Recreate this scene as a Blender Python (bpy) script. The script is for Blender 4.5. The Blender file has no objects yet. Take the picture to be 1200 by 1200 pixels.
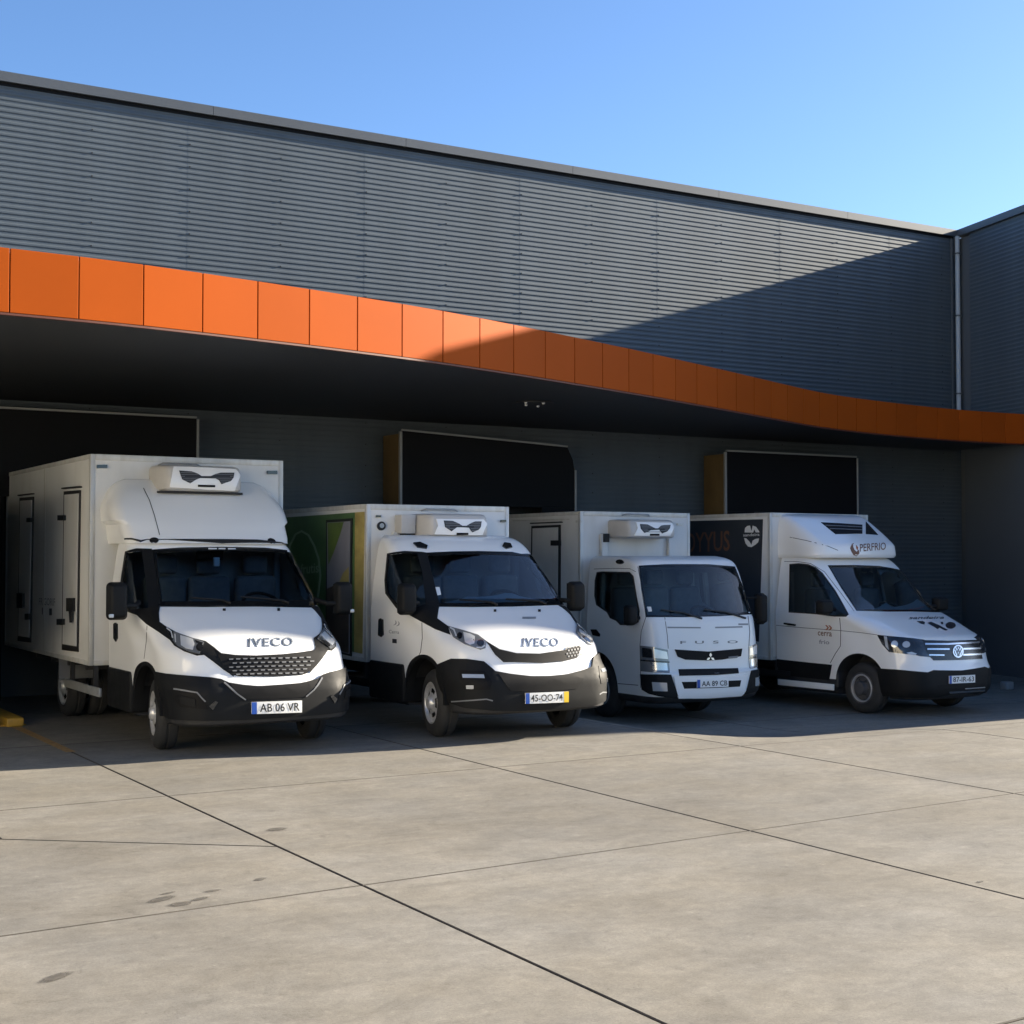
import bpy, bmesh, math, random
from mathutils import Vector, Matrix
from mathutils.bvhtree import BVHTree

random.seed(7)
scene = bpy.context.scene
COL = scene.collection

# ------------------------------------------------------------------ camera, sky, sun, exposure
EYE = 1.8
cam_data = bpy.data.cameras.new('camera')
cam = bpy.data.objects.new('camera', cam_data)
COL.objects.link(cam)
cam.location = (0, 0, EYE)
cam.rotation_euler = (math.radians(90) + math.atan(52 / 1690), 0, math.radians(-31.0))
cam_data.sensor_width = 36.0
cam_data.lens = 36.0 * 1690 / 1200
cam_data.clip_start = 0.05
cam_data.clip_end = 2000
scene.camera = cam

SUN_TRAVEL = Vector((-8.5, 1.0, -2.824)).normalized()      # the way the light travels
SUN_EL = math.asin(-SUN_TRAVEL.z)
SUN_AZ = math.atan2(-SUN_TRAVEL.x, -SUN_TRAVEL.y)

world = bpy.data.worlds.new('World')
scene.world = world
world.use_nodes = True
wn = world.node_tree.nodes
wl = world.node_tree.links
wn.clear()
sky = wn.new('ShaderNodeTexSky')
sky.sky_type = 'NISHITA'
sky.sun_disc = False
sky.sun_elevation = SUN_EL
sky.sun_rotation = SUN_AZ
sky.altitude = 50
sky.air_density = 0.8
sky.dust_density = 0.8
sky.ozone_density = 4.8
bg = wn.new('ShaderNodeBackground')
bg.inputs['Strength'].default_value = 0.054
wo = wn.new('ShaderNodeOutputWorld')
wl.new(sky.outputs[0], bg.inputs[0])
wl.new(bg.outputs[0], wo.inputs[0])

sun_data = bpy.data.lights.new('sun', 'SUN')
sun_data.energy = 3.8
sun_data.angle = math.radians(0.53)
sun_data.color = (1.0, 0.885, 0.71)
sun = bpy.data.objects.new('sun', sun_data)
COL.objects.link(sun)
sun.rotation_euler = SUN_TRAVEL.to_track_quat('-Z', 'Y').to_euler()
sun.location = (30, -15, 20)

vs = scene.view_settings
vs.view_transform = 'Standard'
vs.look = 'None'
vs.exposure = 2.3
vs.gamma = 1.0
vs.use_curve_mapping = False
scene.cycles.max_bounces = 8
scene.cycles.transparent_max_bounces = 12

# ------------------------------------------------------------------ materials
def mat(name, col, rough=0.5, metal=0.0, spec=0.5, coat=0.0):
    m = bpy.data.materials.new(name)
    m.use_nodes = True
    b = m.node_tree.nodes['Principled BSDF']
    b.inputs['Base Color'].default_value = (*col, 1)
    b.inputs['Roughness'].default_value = rough
    b.inputs['Metallic'].default_value = metal
    b.inputs['Specular IOR Level'].default_value = spec
    b.inputs['Coat Weight'].default_value = coat
    b.inputs['Coat Roughness'].default_value = 0.06
    return m

def vary(m, scale=(3, 3, 3), lo=0.85, hi=1.1, coord='Object', detail=6.0, rough=None, bump=0.0, bscale=40.0, tint=None, per_object=0.0):
    """noise-modulated base colour, optional roughness variation and fine bump"""
    nt = m.node_tree
    N, L = nt.nodes, nt.links
    b = N['Principled BSDF']
    base = b.inputs['Base Color'].default_value[:]
    if coord == 'World':
        src = N.new('ShaderNodeNewGeometry').outputs['Position']
    else:
        src = N.new('ShaderNodeTexCoord').outputs[coord]
    mp = N.new('ShaderNodeMapping')
    mp.inputs['Scale'].default_value = scale
    L.new(src, mp.inputs['Vector'])
    n = N.new('ShaderNodeTexNoise')
    n.inputs['Scale'].default_value = 1.0
    n.inputs['Detail'].default_value = detail
    n.inputs['Roughness'].default_value = 0.6
    L.new(mp.outputs[0], n.inputs['Vector'])
    r = N.new('ShaderNodeMapRange')
    r.inputs['From Min'].default_value = 0.3
    r.inputs['From Max'].default_value = 0.7
    r.inputs['To Min'].default_value = lo
    r.inputs['To Max'].default_value = hi
    L.new(n.outputs['Fac'], r.inputs['Value'])
    fac = r.outputs[0]
    if per_object:
        oi = N.new('ShaderNodeObjectInfo')
        r2 = N.new('ShaderNodeMapRange')
        r2.inputs['To Min'].default_value = 1 - per_object
        r2.inputs['To Max'].default_value = 1 + per_object
        L.new(oi.outputs['Random'], r2.inputs['Value'])
        mm = N.new('ShaderNodeMath'); mm.operation = 'MULTIPLY'
        L.new(fac, mm.inputs[0]); L.new(r2.outputs[0], mm.inputs[1])
        fac = mm.outputs[0]
    mx = N.new('ShaderNodeVectorMath')
    mx.operation = 'SCALE'
    mx.inputs[0].default_value = base[:3]
    L.new(fac, mx.inputs['Scale'])
    out = mx.outputs[0]
    if tint:
        n2 = N.new('ShaderNodeTexNoise'); n2.inputs['Scale'].default_value = 2.3; n2.inputs['Detail'].default_value = 5
        L.new(mp.outputs[0], n2.inputs['Vector'])
        r3 = N.new('ShaderNodeMapRange'); r3.inputs['From Min'].default_value = 0.5; r3.inputs['From Max'].default_value = 0.75
        r3.inputs['To Max'].default_value = tint[3]
        L.new(n2.outputs['Fac'], r3.inputs['Value'])
        mc = N.new('ShaderNodeMix'); mc.data_type = 'RGBA'
        L.new(r3.outputs[0], mc.inputs['Factor']); L.new(out, mc.inputs['A']); mc.inputs['B'].default_value = (*tint[:3], 1)
        out = mc.outputs['Result']
    L.new(out, b.inputs['Base Color'])
    if rough:
        rr = N.new('ShaderNodeMapRange')
        rr.inputs['From Min'].default_value = 0.3; rr.inputs['From Max'].default_value = 0.7
        rr.inputs['To Min'].default_value = rough[0]; rr.inputs['To Max'].default_value = rough[1]
        L.new(n.outputs['Fac'], rr.inputs['Value'])
        L.new(rr.outputs[0], b.inputs['Roughness'])
    if bump:
        nb = N.new('ShaderNodeTexNoise'); nb.inputs['Scale'].default_value = bscale; nb.inputs['Detail'].default_value = 4
        L.new(src, nb.inputs['Vector'])
        bp = N.new('ShaderNodeBump'); bp.inputs['Strength'].default_value = bump; bp.inputs['Distance'].default_value = 0.01
        L.new(nb.outputs['Fac'], bp.inputs['Height'])
        L.new(bp.outputs[0], b.inputs['Normal'])
    return m

M = {}
M['white'] = vary(mat('white_paint', (0.84, 0.84, 0.82), 0.20, coat=0.5), (1.2, 1.2, 1.2), 0.975, 1.01, detail=2.0)
M['white_dull'] = vary(mat('white_paint_dull', (0.74, 0.75, 0.74), 0.33, coat=0.25), (1.2, 1.2, 1.2), 0.96, 1.02, detail=2.0)  # duller, rougher white for the cab-over truck
M['box_white'] = vary(mat('box_panel_white', (0.66, 0.66, 0.64), 0.42), (1.6, 1.6, 0.7), 0.88, 1.04, tint=(0.48, 0.46, 0.41, 0.35), rough=(0.35, 0.55))
M['box_trim'] = vary(mat('box_edge_profile', (0.60, 0.60, 0.57), 0.4, 0.15), (6, 6, 1.5), 0.82, 1.05, tint=(0.42, 0.38, 0.32, 0.5))
M['plastic'] = vary(mat('black_plastic', (0.010, 0.0105, 0.011), 0.6, spec=0.16), (8, 8, 8), 0.85, 1.2, rough=(0.52, 0.68), bump=0.04, bscale=300)
M['plastic_grey'] = vary(mat('grey_plastic', (0.16, 0.165, 0.17), 0.5), (6, 6, 6), 0.9, 1.1)
M['black'] = mat('black_gloss_trim', (0.008, 0.009, 0.010), 0.18)
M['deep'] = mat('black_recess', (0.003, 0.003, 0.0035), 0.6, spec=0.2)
M['gap'] = mat('panel_gap', (0.05, 0.05, 0.05), 0.8)  # dark panel gaps, and painted shade lines of the fairing and belt creases
M['seal'] = mat('black_rubber_seal', (0.012, 0.012, 0.012), 0.6)
M['rubber'] = vary(mat('tyre_rubber', (0.022, 0.022, 0.022), 0.75), (12, 12, 12), 0.8, 1.3)
M['rim'] = vary(mat('wheel_silver', (0.66, 0.66, 0.66), 0.35, 0.5), (9, 9, 9), 0.75, 1.05)
M['rim_dark'] = vary(mat('wheel_grey', (0.10, 0.10, 0.105), 0.5, 0.3), (9, 9, 9), 0.8, 1.1)
M['chrome'] = mat('chrome', (0.58, 0.59, 0.60), 0.22, 1.0)
M['lamp'] = mat('lamp_lens', (0.52, 0.54, 0.55), 0.10, 0.3, coat=1.0)
M['lamp_grey'] = mat('lamp_housing', (0.20, 0.21, 0.22), 0.10, 0.3, coat=1.0)
M['lamp_bright'] = mat('lamp_reflector', (0.80, 0.81, 0.80), 0.15, 0.3, coat=1.0)
M['lamp_dark'] = mat('lamp_bezel', (0.025, 0.027, 0.03), 0.12, 0.4, coat=1.0)
M['plate'] = mat('plate_white', (0.80, 0.80, 0.78), 0.35)
M['plate_blue'] = mat('plate_blue', (0.02, 0.09, 0.42), 0.35)
M['plate_yellow'] = mat('plate_yellow', (0.75, 0.50, 0.03), 0.35)
M['ink'] = mat('black_ink', (0.012, 0.012, 0.014), 0.45)
M['ink_grey'] = mat('grey_ink', (0.22, 0.23, 0.24), 0.5)
M['ink_orange'] = mat('orange_ink', (0.34, 0.10, 0.035), 0.45)
M['ink_brown'] = mat('brown_ink', (0.17, 0.08, 0.045), 0.5)
M['silver_letter'] = mat('silver_letters', (0.26, 0.30, 0.36), 0.3, 0.4)
M['side_dark'] = vary(mat('dark_side_film', (0.030, 0.036, 0.045), 0.45), (1.5, 1.5, 1.5), 0.85, 1.15)
M['seat'] = vary(mat('seat_fabric', (0.10, 0.11, 0.12), 0.9), (9, 9, 9), 0.8, 1.2)
M['cabin'] = mat('cabin_trim', (0.26, 0.28, 0.29), 0.8)
M['cabin_light'] = mat('cabin_pillar_trim', (0.40, 0.42, 0.42), 0.7)
M['chassis'] = vary(mat('chassis_black', (0.02, 0.02, 0.021), 0.6), (7, 7, 7), 0.7, 1.4)
M['steel'] = vary(mat('galvanised_steel', (0.42, 0.43, 0.43), 0.45, 0.5), (6, 6, 6), 0.8, 1.1)
M['fridge_grey'] = vary(mat('fridge_grey_shell', (0.50, 0.48, 0.45), 0.45), (5, 5, 5), 0.92, 1.04)
M['sticker'] = mat('paper_sticker', (0.7, 0.72, 0.72), 0.6)
M['orange_lens'] = mat('marker_lens', (0.30, 0.10, 0.02), 0.2, coat=0.6)

def glass(name, tint, refl=1.0):
    m = bpy.data.materials.new(name)
    m.use_nodes = True
    N, L = m.node_tree.nodes, m.node_tree.links
    N.clear()
    t = N.new('ShaderNodeBsdfTransparent'); t.inputs[0].default_value = (*tint, 1)
    g = N.new('ShaderNodeBsdfGlossy'); g.inputs['Roughness'].default_value = 0.02; g.inputs[0].default_value = (refl, refl, refl, 1)
    f = N.new('ShaderNodeFresnel'); f.inputs['IOR'].default_value = 1.55
    mx = N.new('ShaderNodeMixShader'); o = N.new('ShaderNodeOutputMaterial')
    L.new(f.outputs[0], mx.inputs[0]); L.new(t.outputs[0], mx.inputs[1]); L.new(g.outputs[0], mx.inputs[2]); L.new(mx.outputs[0], o.inputs[0])
    return m
M['vent_mesh'] = mat('charcoal_vent_mesh', (0.022, 0.023, 0.025), 0.6)
M['glass'] = glass('tinted_glass', (0.72, 0.83, 0.86))
M['glass_dark'] = glass('dark_side_glass', (0.42, 0.48, 0.48))

# ------------------------------------------------------------------ small mesh helpers
def obj(name, bm, material, parent=None, smooth=None, loc=None):
    me = bpy.data.meshes.new(name)
    bmesh.ops.recalc_face_normals(bm, faces=bm.faces[:])
    bm.to_mesh(me)
    bm.free()
    return link(name, me, material, parent, smooth, loc)

def link(name, me, material, parent=None, smooth=None, loc=None):
    if material is not None and not me.materials:
        me.materials.append(material)
    if smooth is not None:
        for p in me.polygons:
            p.use_smooth = True
        me.set_sharp_from_angle(angle=math.radians(smooth))
    o = bpy.data.objects.new(name, me)
    COL.objects.link(o)
    if parent is not None:
        o.parent = parent
    if loc is not None:
        o.location = loc
    return o

def empty(name, loc, rot=(0, 0, 0), parent=None):
    o = bpy.data.objects.new(name, None)
    COL.objects.link(o)
    o.location = loc
    o.rotation_euler = rot
    o.empty_display_size = 0.3
    if parent is not None:
        o.parent = parent
    return o

def tag(o, label=None, cat=None, group=None, kind=None):
    if label: o['label'] = label
    if cat: o['category'] = cat
    if group: o['group'] = group
    if kind: o['kind'] = kind
    return o

def box(bm, lo, hi, bev=0.0, seg=2):
    g = bmesh.ops.create_cube(bm, size=1.0)
    vs_ = g['verts']
    for v in vs_:
        v.co = Vector([(lo[i] + hi[i]) / 2 + v.co[i] * (hi[i] - lo[i]) for i in range(3)])
    if bev > 0:
        es = list({e for v in vs_ for e in v.link_edges})
        bmesh.ops.bevel(bm, geom=es, offset=bev, segments=seg, affect='EDGES', profile=0.5)
    return bm

def boxobj(name, lo, hi, material, parent=None, bev=0.0, seg=2):
    bm = bmesh.new()
    box(bm, lo, hi, bev, seg)
    return obj(name, bm, material, parent, 40 if bev else None)

def tube(bm, pts, r, n=10):
    pts = [Vector(p) for p in pts]
    rings = []
    for i, p in enumerate(pts):
        t = (pts[min(i + 1, len(pts) - 1)] - pts[max(i - 1, 0)]).normalized()
        a = t.cross(Vector((0, 0, 1)))
        if a.length < 1e-3:
            a = t.cross(Vector((1, 0, 0)))
        a.normalize(); b = a.cross(t)
        rings.append([bm.verts.new(p + (a * math.cos(k * 2 * math.pi / n) + b * math.sin(k * 2 * math.pi / n)) * r) for k in range(n)])
    for A, B in zip(rings, rings[1:]):
        for k in range(n):
            bm.faces.new((A[k], A[(k + 1) % n], B[(k + 1) % n], B[k]))
    bm.faces.new(rings[0]); bm.faces.new(rings[-1])
    return bm

def lathe(bm, prof, n=40, axis='x', cap=False):
    """prof = [(axial, radius)], revolved round the local x axis"""
    rings = []
    for a, r in prof:
        rings.append([bm.verts.new((a, r * math.cos(k * 2 * math.pi / n), r * math.sin(k * 2 * math.pi / n))) for k in range(n)])
    for A, B in zip(rings, rings[1:]):
        for k in range(n):
            bm.faces.new((A[k], A[(k + 1) % n], B[(k + 1) % n], B[k]))
    if cap:
        bm.faces.new(rings[0]); bm.faces.new(rings[-1])
    return bm

def prism(bm, pts, d):
    """polygon pts (3D, planar) extruded by vector d"""
    a = [bm.verts.new(p) for p in pts]
    b = [bm.verts.new(Vector(p) + Vector(d)) for p in pts]
    bm.faces.new(a); bm.faces.new(b[::-1])
    n = len(pts)
    for i in range(n):
        bm.faces.new((a[i], b[i], b[(i + 1) % n], a[(i + 1) % n]))
    return bm

# ------------------------------------------------------------------ lofted bodies
def sm(t):
    t = max(0.0, min(1.0, t))
    return t * t * (3 - 2 * t)
def pchip(xs, ys, x):
    n = len(xs)
    h = [xs[i + 1] - xs[i] for i in range(n - 1)]
    dl = [(ys[i + 1] - ys[i]) / h[i] for i in range(n - 1)]
    m = [0] * n
    m[0], m[-1] = dl[0], dl[-1]
    for i in range(1, n - 1):
        if dl[i - 1] * dl[i] <= 0:
            m[i] = 0
        else:
            w1, w2 = 2 * h[i] + h[i - 1], h[i] + 2 * h[i - 1]
            m[i] = (w1 + w2) / (w1 / dl[i - 1] + w2 / dl[i])
    for i in range(n - 1):
        if x <= xs[i + 1] + 1e-9:
            break
    t = (x - xs[i]) / h[i]
    return ((1 + 2 * t) * (1 - t) ** 2 * ys[i] + t * (1 - t) ** 2 * h[i] * m[i] + t * t * (3 - 2 * t) * ys[i + 1] + t * t * (t - 1) * h[i] * m[i + 1])

def half_outline(st, yb, nf=14, nc=10, ns=14, taper=0.0):
    z, yf, w, bul, rx, ry = st
    w -= taper
    pts = []
    xe = w - rx
    for i in range(nf + 1):
        x = xe * i / nf
        pts.append((x, yf + bul * (x / w) ** 2))
    y0 = yf + bul * (xe / w) ** 2
    sl = 2 * bul * xe / w ** 2
    P0 = (xe, y0); P3 = (w, y0 + ry)
    P1 = (xe + rx * 0.56, y0 + sl * rx * 0.56); P2 = (w, y0 + ry * 0.44)
    for i in range(1, nc + 1):
        t = i / nc
        c = [(1 - t) ** 3 * P0[k] + 3 * t * (1 - t) ** 2 * P1[k] + 3 * t * t * (1 - t) * P2[k] + t ** 3 * P3[k] for k in (0, 1)]
        pts.append(tuple(c))
    ys = pts[-1][1]
    yb = max(yb, ys + 0.02)
    for i in range(1, ns + 1):
        yy = ys + (yb - ys) * i / ns
        pts.append((w + taper * sm(min(1.0, (yy - ys) / 0.55)), yy))
    return pts

def loft(stations, yb, dz=0.03, ns=14, taper=None):
    """closed solid from horizontal slices; stations: (z, yf, half width, bulge, corner x, corner y)"""
    zs = [s[0] for s in stations]
    lev = []
    for a, b in zip(zs, zs[1:]):
        k = max(1, int(math.ceil((b - a) / dz)))
        lev += [a + (b - a) * i / k for i in range(k)]
    lev.append(zs[-1])
    bm = bmesh.new()
    rings = []
    for z in lev:
        st = (z,) + tuple(pchip(zs, [s[k] for s in stations], z) for k in range(1, 6))
        yb_ = yb(z) if callable(yb) else yb
        half = half_outline(st, yb_, ns=ns, taper=taper(z) if taper else 0.0)
        full = [(-x, y) for x, y in half[::-1]] + half[1:]
        rings.append([bm.verts.new((x, y, z)) for x, y in full])
    for A, B in zip(rings, rings[1:]):
        n = len(A)
        for i in range(n):
            bm.faces.new((A[i], A[(i + 1) % n], B[(i + 1) % n], B[i]))
    bm.faces.new(rings[0]); bm.faces.new(rings[-1])
    bmesh.ops.recalc_face_normals(bm, faces=bm.faces[:])
    return bm

class Surf:
    """a surface that panels, lamps and lettering are laid onto, seen along direction d"""
    def __init__(self, bm, d):
        bm.verts.ensure_lookup_table(); bm.faces.ensure_lookup_table(); bm.normal_update()
        self.bvh = BVHTree.FromBMesh(bm)
        self.fv = [[v.index for v in f.verts] for f in bm.faces]
        self.co = [v.co.copy() for v in bm.verts]
        self.fn = [f.normal.copy() for f in bm.faces]
        # vertex normals from non-huge, similar faces only
        self.vn = [v.normal.copy() for v in bm.verts]
        self.d = Vector(d).normalized()
        self.a = self.d.cross(Vector((0, 0, 1))).normalized()
        self.b = self.a.cross(self.d).normalized()
    def to2(self, p):
        return (p.dot(self.a), p.dot(self.b))
    def hit(self, o, d):
        loc, n, idx, dist = self.bvh.ray_cast(o, d)
        if loc is None:
            best = None
            base = -o.dot(d)
            for k in range(-40, 121):
                q = o + d * (base + k * 0.04)
                r = self.bvh.find_nearest(q, 1.0)
                if r[0] is not None and (best is None or r[3] < best[3]):
                    best = r
            loc, n, idx, dist = best
        vsx = self.fv[idx]
        if len(vsx) <= 4:
            acc = Vector((0, 0, 0))
            for i in vsx:
                if self.vn[i].dot(self.fn[idx]) > 0.5:
                    acc += self.vn[i] / ((self.co[i] - loc).length + 1e-3)
            n = acc.normalized() if acc.length > 0 else self.fn[idx]
        else:
            n = self.fn[idx]
        return loc, n
    def at(self, A, B):
        o = self.a * A + self.b * B - self.d * 10
        return self.hit(o, self.d)

def poly_grid(poly, holes, step):
    bm = bmesh.new()
    es = []
    for loop in [poly] + list(holes):
        vv = [bm.verts.new((p[0], p[1], 0)) for p in loop]
        for i in range(len(vv)):
            es.append(bm.edges.new((vv[i], vv[(i + 1) % len(vv)])))
    bmesh.ops.triangle_fill(bm, use_beauty=True, use_dissolve=False, edges=es)
    if step:
        for ax in (0, 1):
            lo = min(v.co[ax] for v in bm.verts); hi = max(v.co[ax] for v in bm.verts)
            k = math.floor(lo / step) + 1
            while k * step < hi - 1e-4:
                co = [0, 0, 0]; no = [0, 0, 0]
                co[ax] = k * step; no[ax] = 1
                bmesh.ops.bisect_plane(bm, geom=bm.verts[:] + bm.edges[:] + bm.faces[:], plane_co=co, plane_no=no, dist=1e-5)
                k += 1
    return bm

def patch_bm(s, poly, holes=(), off=0.004, thick=0.0, step=0.05, mirror=False, snap=False):
    bm = poly_grid(poly, holes, step)
    nrm = {}
    for v in bm.verts:
        loc, n = s.at(v.co.x, v.co.y)
        v.co = loc + n * off
        if mirror is not None and snap and v.co.x > -0.03:
            v.co.x = 0.0
        nrm[v] = n
    # keep faces looking outward
    bm.normal_update()
    for f in bm.faces:
        if f.normal.dot(nrm[f.verts[0]]) < 0:
            f.normal_flip()
    if thick:
        be = [e for e in bm.edges if e.is_boundary]
        ex = bmesh.ops.extrude_edge_only(bm, edges=be)
        newv = [g for g in ex['geom'] if isinstance(g, bmesh.types.BMVert)]
        orig = {}
        for v in list(nrm):
            key = (round(v.co.x, 6), round(v.co.y, 6), round(v.co.z, 6))
            orig[key] = nrm[v]
        for v in newv:
            key = (round(v.co.x, 6), round(v.co.y, 6), round(v.co.z, 6))
            v.co = v.co - orig.get(key, Vector((0, -1, 0))) * thick
    if mirror:
        for v in bm.verts:
            v.co.x = -v.co.x
        bmesh.ops.reverse_faces(bm, faces=bm.faces[:])
    return bm

def patch(name, s, material, parent, poly, holes=(), off=0.004, thick=0.0, step=0.05, mirror=False, snap=False):
    bm = patch_bm(s, poly, holes, off, thick, step, mirror, snap)
    me = bpy.data.meshes.new(name)
    bm.to_mesh(me); bm.free()
    return link(name, me, material, parent, 32)

def text_mesh(txt, spacing=1.0, bold=0.012):
    cu = bpy.data.curves.new('letters', 'FONT')
    cu.body = txt
    cu.size = 1.0
    cu.space_character = spacing
    cu.fill_mode = 'FRONT'
    cu.resolution_u = 3
    cu.offset = bold
    o = bpy.data.objects.new('letters', cu)
    COL.objects.link(o)
    dg = bpy.context.evaluated_depsgraph_get()
    dg.update()
    me = bpy.data.meshes.new_from_object(o.evaluated_get(dg))
    COL.objects.unlink(o)
    bpy.data.objects.remove(o); bpy.data.curves.remove(cu)
    return me

def text_on(name, s, txt, material, parent, p0, pu, pv, off=0.004, bold=0.012, spacing=1.0, mirror_text=False, raised=0.0):
    """lettering laid on surface s; p0/pu/pv = 2D bottom-left, bottom-right, top-left of its box"""
    nn = {}
    me = text_mesh(txt, spacing, bold)
    bm = bmesh.new(); bm.from_mesh(me)
    for ax, step in ((0, .07), (1, .07)):
        lo = min(v.co[ax] for v in bm.verts); hi = max(v.co[ax] for v in bm.verts)
        q = lo + step
        while q < hi:
            co = [0, 0, 0]; no = [0, 0, 0]; co[ax] = q; no[ax] = 1
            bmesh.ops.bisect_plane(bm, geom=bm.verts[:] + bm.edges[:] + bm.faces[:], plane_co=co, plane_no=no)
            q += step
    bm.to_mesh(me); bm.free()
    xs = [v.co.x for v in me.vertices]; ys = [v.co.y for v in me.vertices]
    x0, x1, y0, y1 = min(xs), max(xs), min(ys), max(ys)
    for v in me.vertices:
        u = (v.co.x - x0) / (x1 - x0); w = (v.co.y - y0) / (y1 - y0)
        if mirror_text: u = 1 - u
        A = p0[0] + (pu[0] - p0[0]) * u + (pv[0] - p0[0]) * w
        B = p0[1] + (pu[1] - p0[1]) * u + (pv[1] - p0[1]) * w
        loc, n = s.at(A, B)
        v.co = loc + n * off
        nn[v.index] = n
    if raised:                                  # solid letters: skirts down to the surface
        bm = bmesh.new(); bm.from_mesh(me); bm.verts.ensure_lookup_table()
        src = {tuple(round(c_, 6) for c_ in bm.verts[i].co): nn[i] for i in nn}
        ex = bmesh.ops.extrude_edge_only(bm, edges=[e for e in bm.edges if e.is_boundary])
        for g in ex['geom']:
            if isinstance(g, bmesh.types.BMVert):
                g.co = g.co - src[tuple(round(c_, 6) for c_ in g.co)] * raised
        bm.to_mesh(me); bm.free()
    return link(name, me, material, parent)

def boolean(o, cutter_bm, cut_mat_index=1):
    me = bpy.data.meshes.new('cutter')
    bmesh.ops.recalc_face_normals(cutter_bm, faces=cutter_bm.faces[:])
    for f in cutter_bm.faces:
        f.material_index = cut_mat_index
    cutter_bm.to_mesh(me); cutter_bm.free()
    for mm in o.data.materials:
        me.materials.append(mm)
    c = bpy.data.objects.new('cutter', me)
    COL.objects.link(c)
    c.parent = o.parent
    md = o.modifiers.new('cut', 'BOOLEAN')
    md.object = c; md.operation = 'DIFFERENCE'; md.solver = 'EXACT'
    dg = bpy.context.evaluated_depsgraph_get(); dg.update()
    new = bpy.data.meshes.new_from_object(o.evaluated_get(dg))
    o.modifiers.clear()
    old = o.data
    o.data = new
    bpy.data.meshes.remove(old)
    bpy.data.objects.remove(c)
    bpy.data.meshes.remove(me)

# ------------------------------------------------------------------ where the vans stand and how their bodies run
def gh(x, y):
    """the yard falls gently towards the two right-hand docks"""
    s2 = sm((y - 10.3) / 3.0)
    return -0.28 * sm((x - 8.7) / 1.9) * s2 - 0.09 * sm((x - 15.5) / 4.0) * s2

POSE = {'A': (4.94, 12.40, 0.0, 0.0), 'B': (7.60, 11.95, 0.0, 0.0), 'C': (11.47, 14.20, -0.28, 0.0), 'D': (14.79, 13.20, -0.28, 3.0)}

DAILY = [(0.275, .07, .86, .06, .30, .36), (0.30, .02, .89, .065, .32, .38), (0.42, .0, .905, .075, .33, .42), (0.58, .0, .925, .085, .34, .46),
         (0.68, .04, .935, .11, .38, .50), (0.75, .085, .94, .12, .38, .52), (0.90, .13, .94, .15, .38, .54), (0.955, .18, .94, .17, .38, .54), (1.01, .29, .94, .19, .36, .52),
         (1.10, .48, .94, .20, .33, .47), (1.20, .68, .94, .20, .27, .40), (1.275, .83, .935, .20, .20, .32), (1.315, .93, .93, .19, .16, .25),
         (1.345, 1.00, .93, .17, .12, .18), (1.42, 1.085, .925, .16, .11, .16), (1.65, 1.345, .895, .14, .11, .16), (1.90, 1.63, .855, .12, .11, .16), (1.96, 1.72, .835, .11, .13, .2), (2.0, 1.80, .80, .10, .16, .2), (2.03, 1.90, .74, .08, .2, .2)]
def daily_yb(z):
    return 2.12 if z < 1.35 else 2.12 - 0.0 * (z - 1.35)
CANTER = [(0.26, .12, .81, .05, .20, .22), (0.30, .04, .85, .06, .20, .24), (0.38, .0, .87, .06, .20, .26), (0.62, .0, .88, .07, .18, .26), (0.66, .03, .88, .07, .17, .24), (0.95, .05, .885, .08, .16, .22),
          (1.0, .055, .885, .08, .16, .22), (1.28, .10, .88, .09, .14, .20), (1.33, .13, .875, .09, .13, .18), (1.65, .27, .86, .09, .11, .16), (1.97, .42, .83, .08, .11, .15), (2.02, .46, .815, .08, .14, .18), (2.06, .55, .78, .07, .18, .2), (2.085, .68, .71, .05, .2, .2)]
CRAFTER = [(0.22, .10, .84, .11, .30, .34), (0.26, .04, .88, .13, .30, .36), (0.36, .0, .92, .09, .34, .42), (0.58, .0, .945, .10, .34, .44), (0.66, .03, .95, .11, .34, .46), (0.95, .10, .95, .14, .34, .48),
           (1.02, .16, .955, .20, .32, .46), (1.06, .26, .96, .20, .32, .44), (1.16, .52, .97, .19, .26, .36), (1.27, .80, .97, .18, .20, .30), (1.33, .98, .96, .17, .14, .22), (1.36, 1.06, .955, .16, .11, .18),
           (1.65, 1.36, .915, .14, .10, .16), (1.98, 1.70, .86, .12, .11, .16), (2.05, 1.80, .84, .11, .14, .2), (2.10, 1.92, .79, .10, .18, .2), (2.13, 2.05, .71, .08, .2, .2)]
FAIRING = [(1.93, 1.60, .855, .12, .12, .20), (2.00, 1.66, .875, .12, .11, .20), (2.06, 1.72, .88, .11, .10, .20), (2.12, 1.775, .885, .10, .10, .20), (2.16, 1.815, .935, .10, .11, .22), (2.28, 1.94, .945, .09, .13, .22), (2.42, 2.11, .90, .07, .15, .20), (2.52, 2.245, .84, .05, .17, .15), (2.57, 2.32, .78, .04, .18, .10), (2.60, 2.375, .70, .03, .2, .05)]
AERO = [(2.06, 1.66, .85, .10, .20, .30), (2.10, 1.64, .87, .10, .20, .32), (2.22, 1.66, .87, .09, .20, .40), (2.32, 1.78, .87, .08, .18, .40), (2.45, 1.98, .86, .06, .15, .32), (2.60, 2.22, .84, .05, .12, .18), (2.66, 2.34, .80, .03, .12, .1), (2.69, 2.44, .74, .02, .12, .05)]
def FRIDGE(w, yf, z0, z1):
    return [(z0, yf + .05, w - .02, .02, .11, .28), (z0 + .02, yf + .012, w, .02, .11, .34), (z0 + .05, yf, w, .02, .11, .36), (z1 - .05, yf + .03, w, .02, .11, .35), (z1 - .015, yf + .05, w - .008, .02, .11, .33), (z1, yf + .08, w - .03, .02, .11, .3)]
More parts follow.
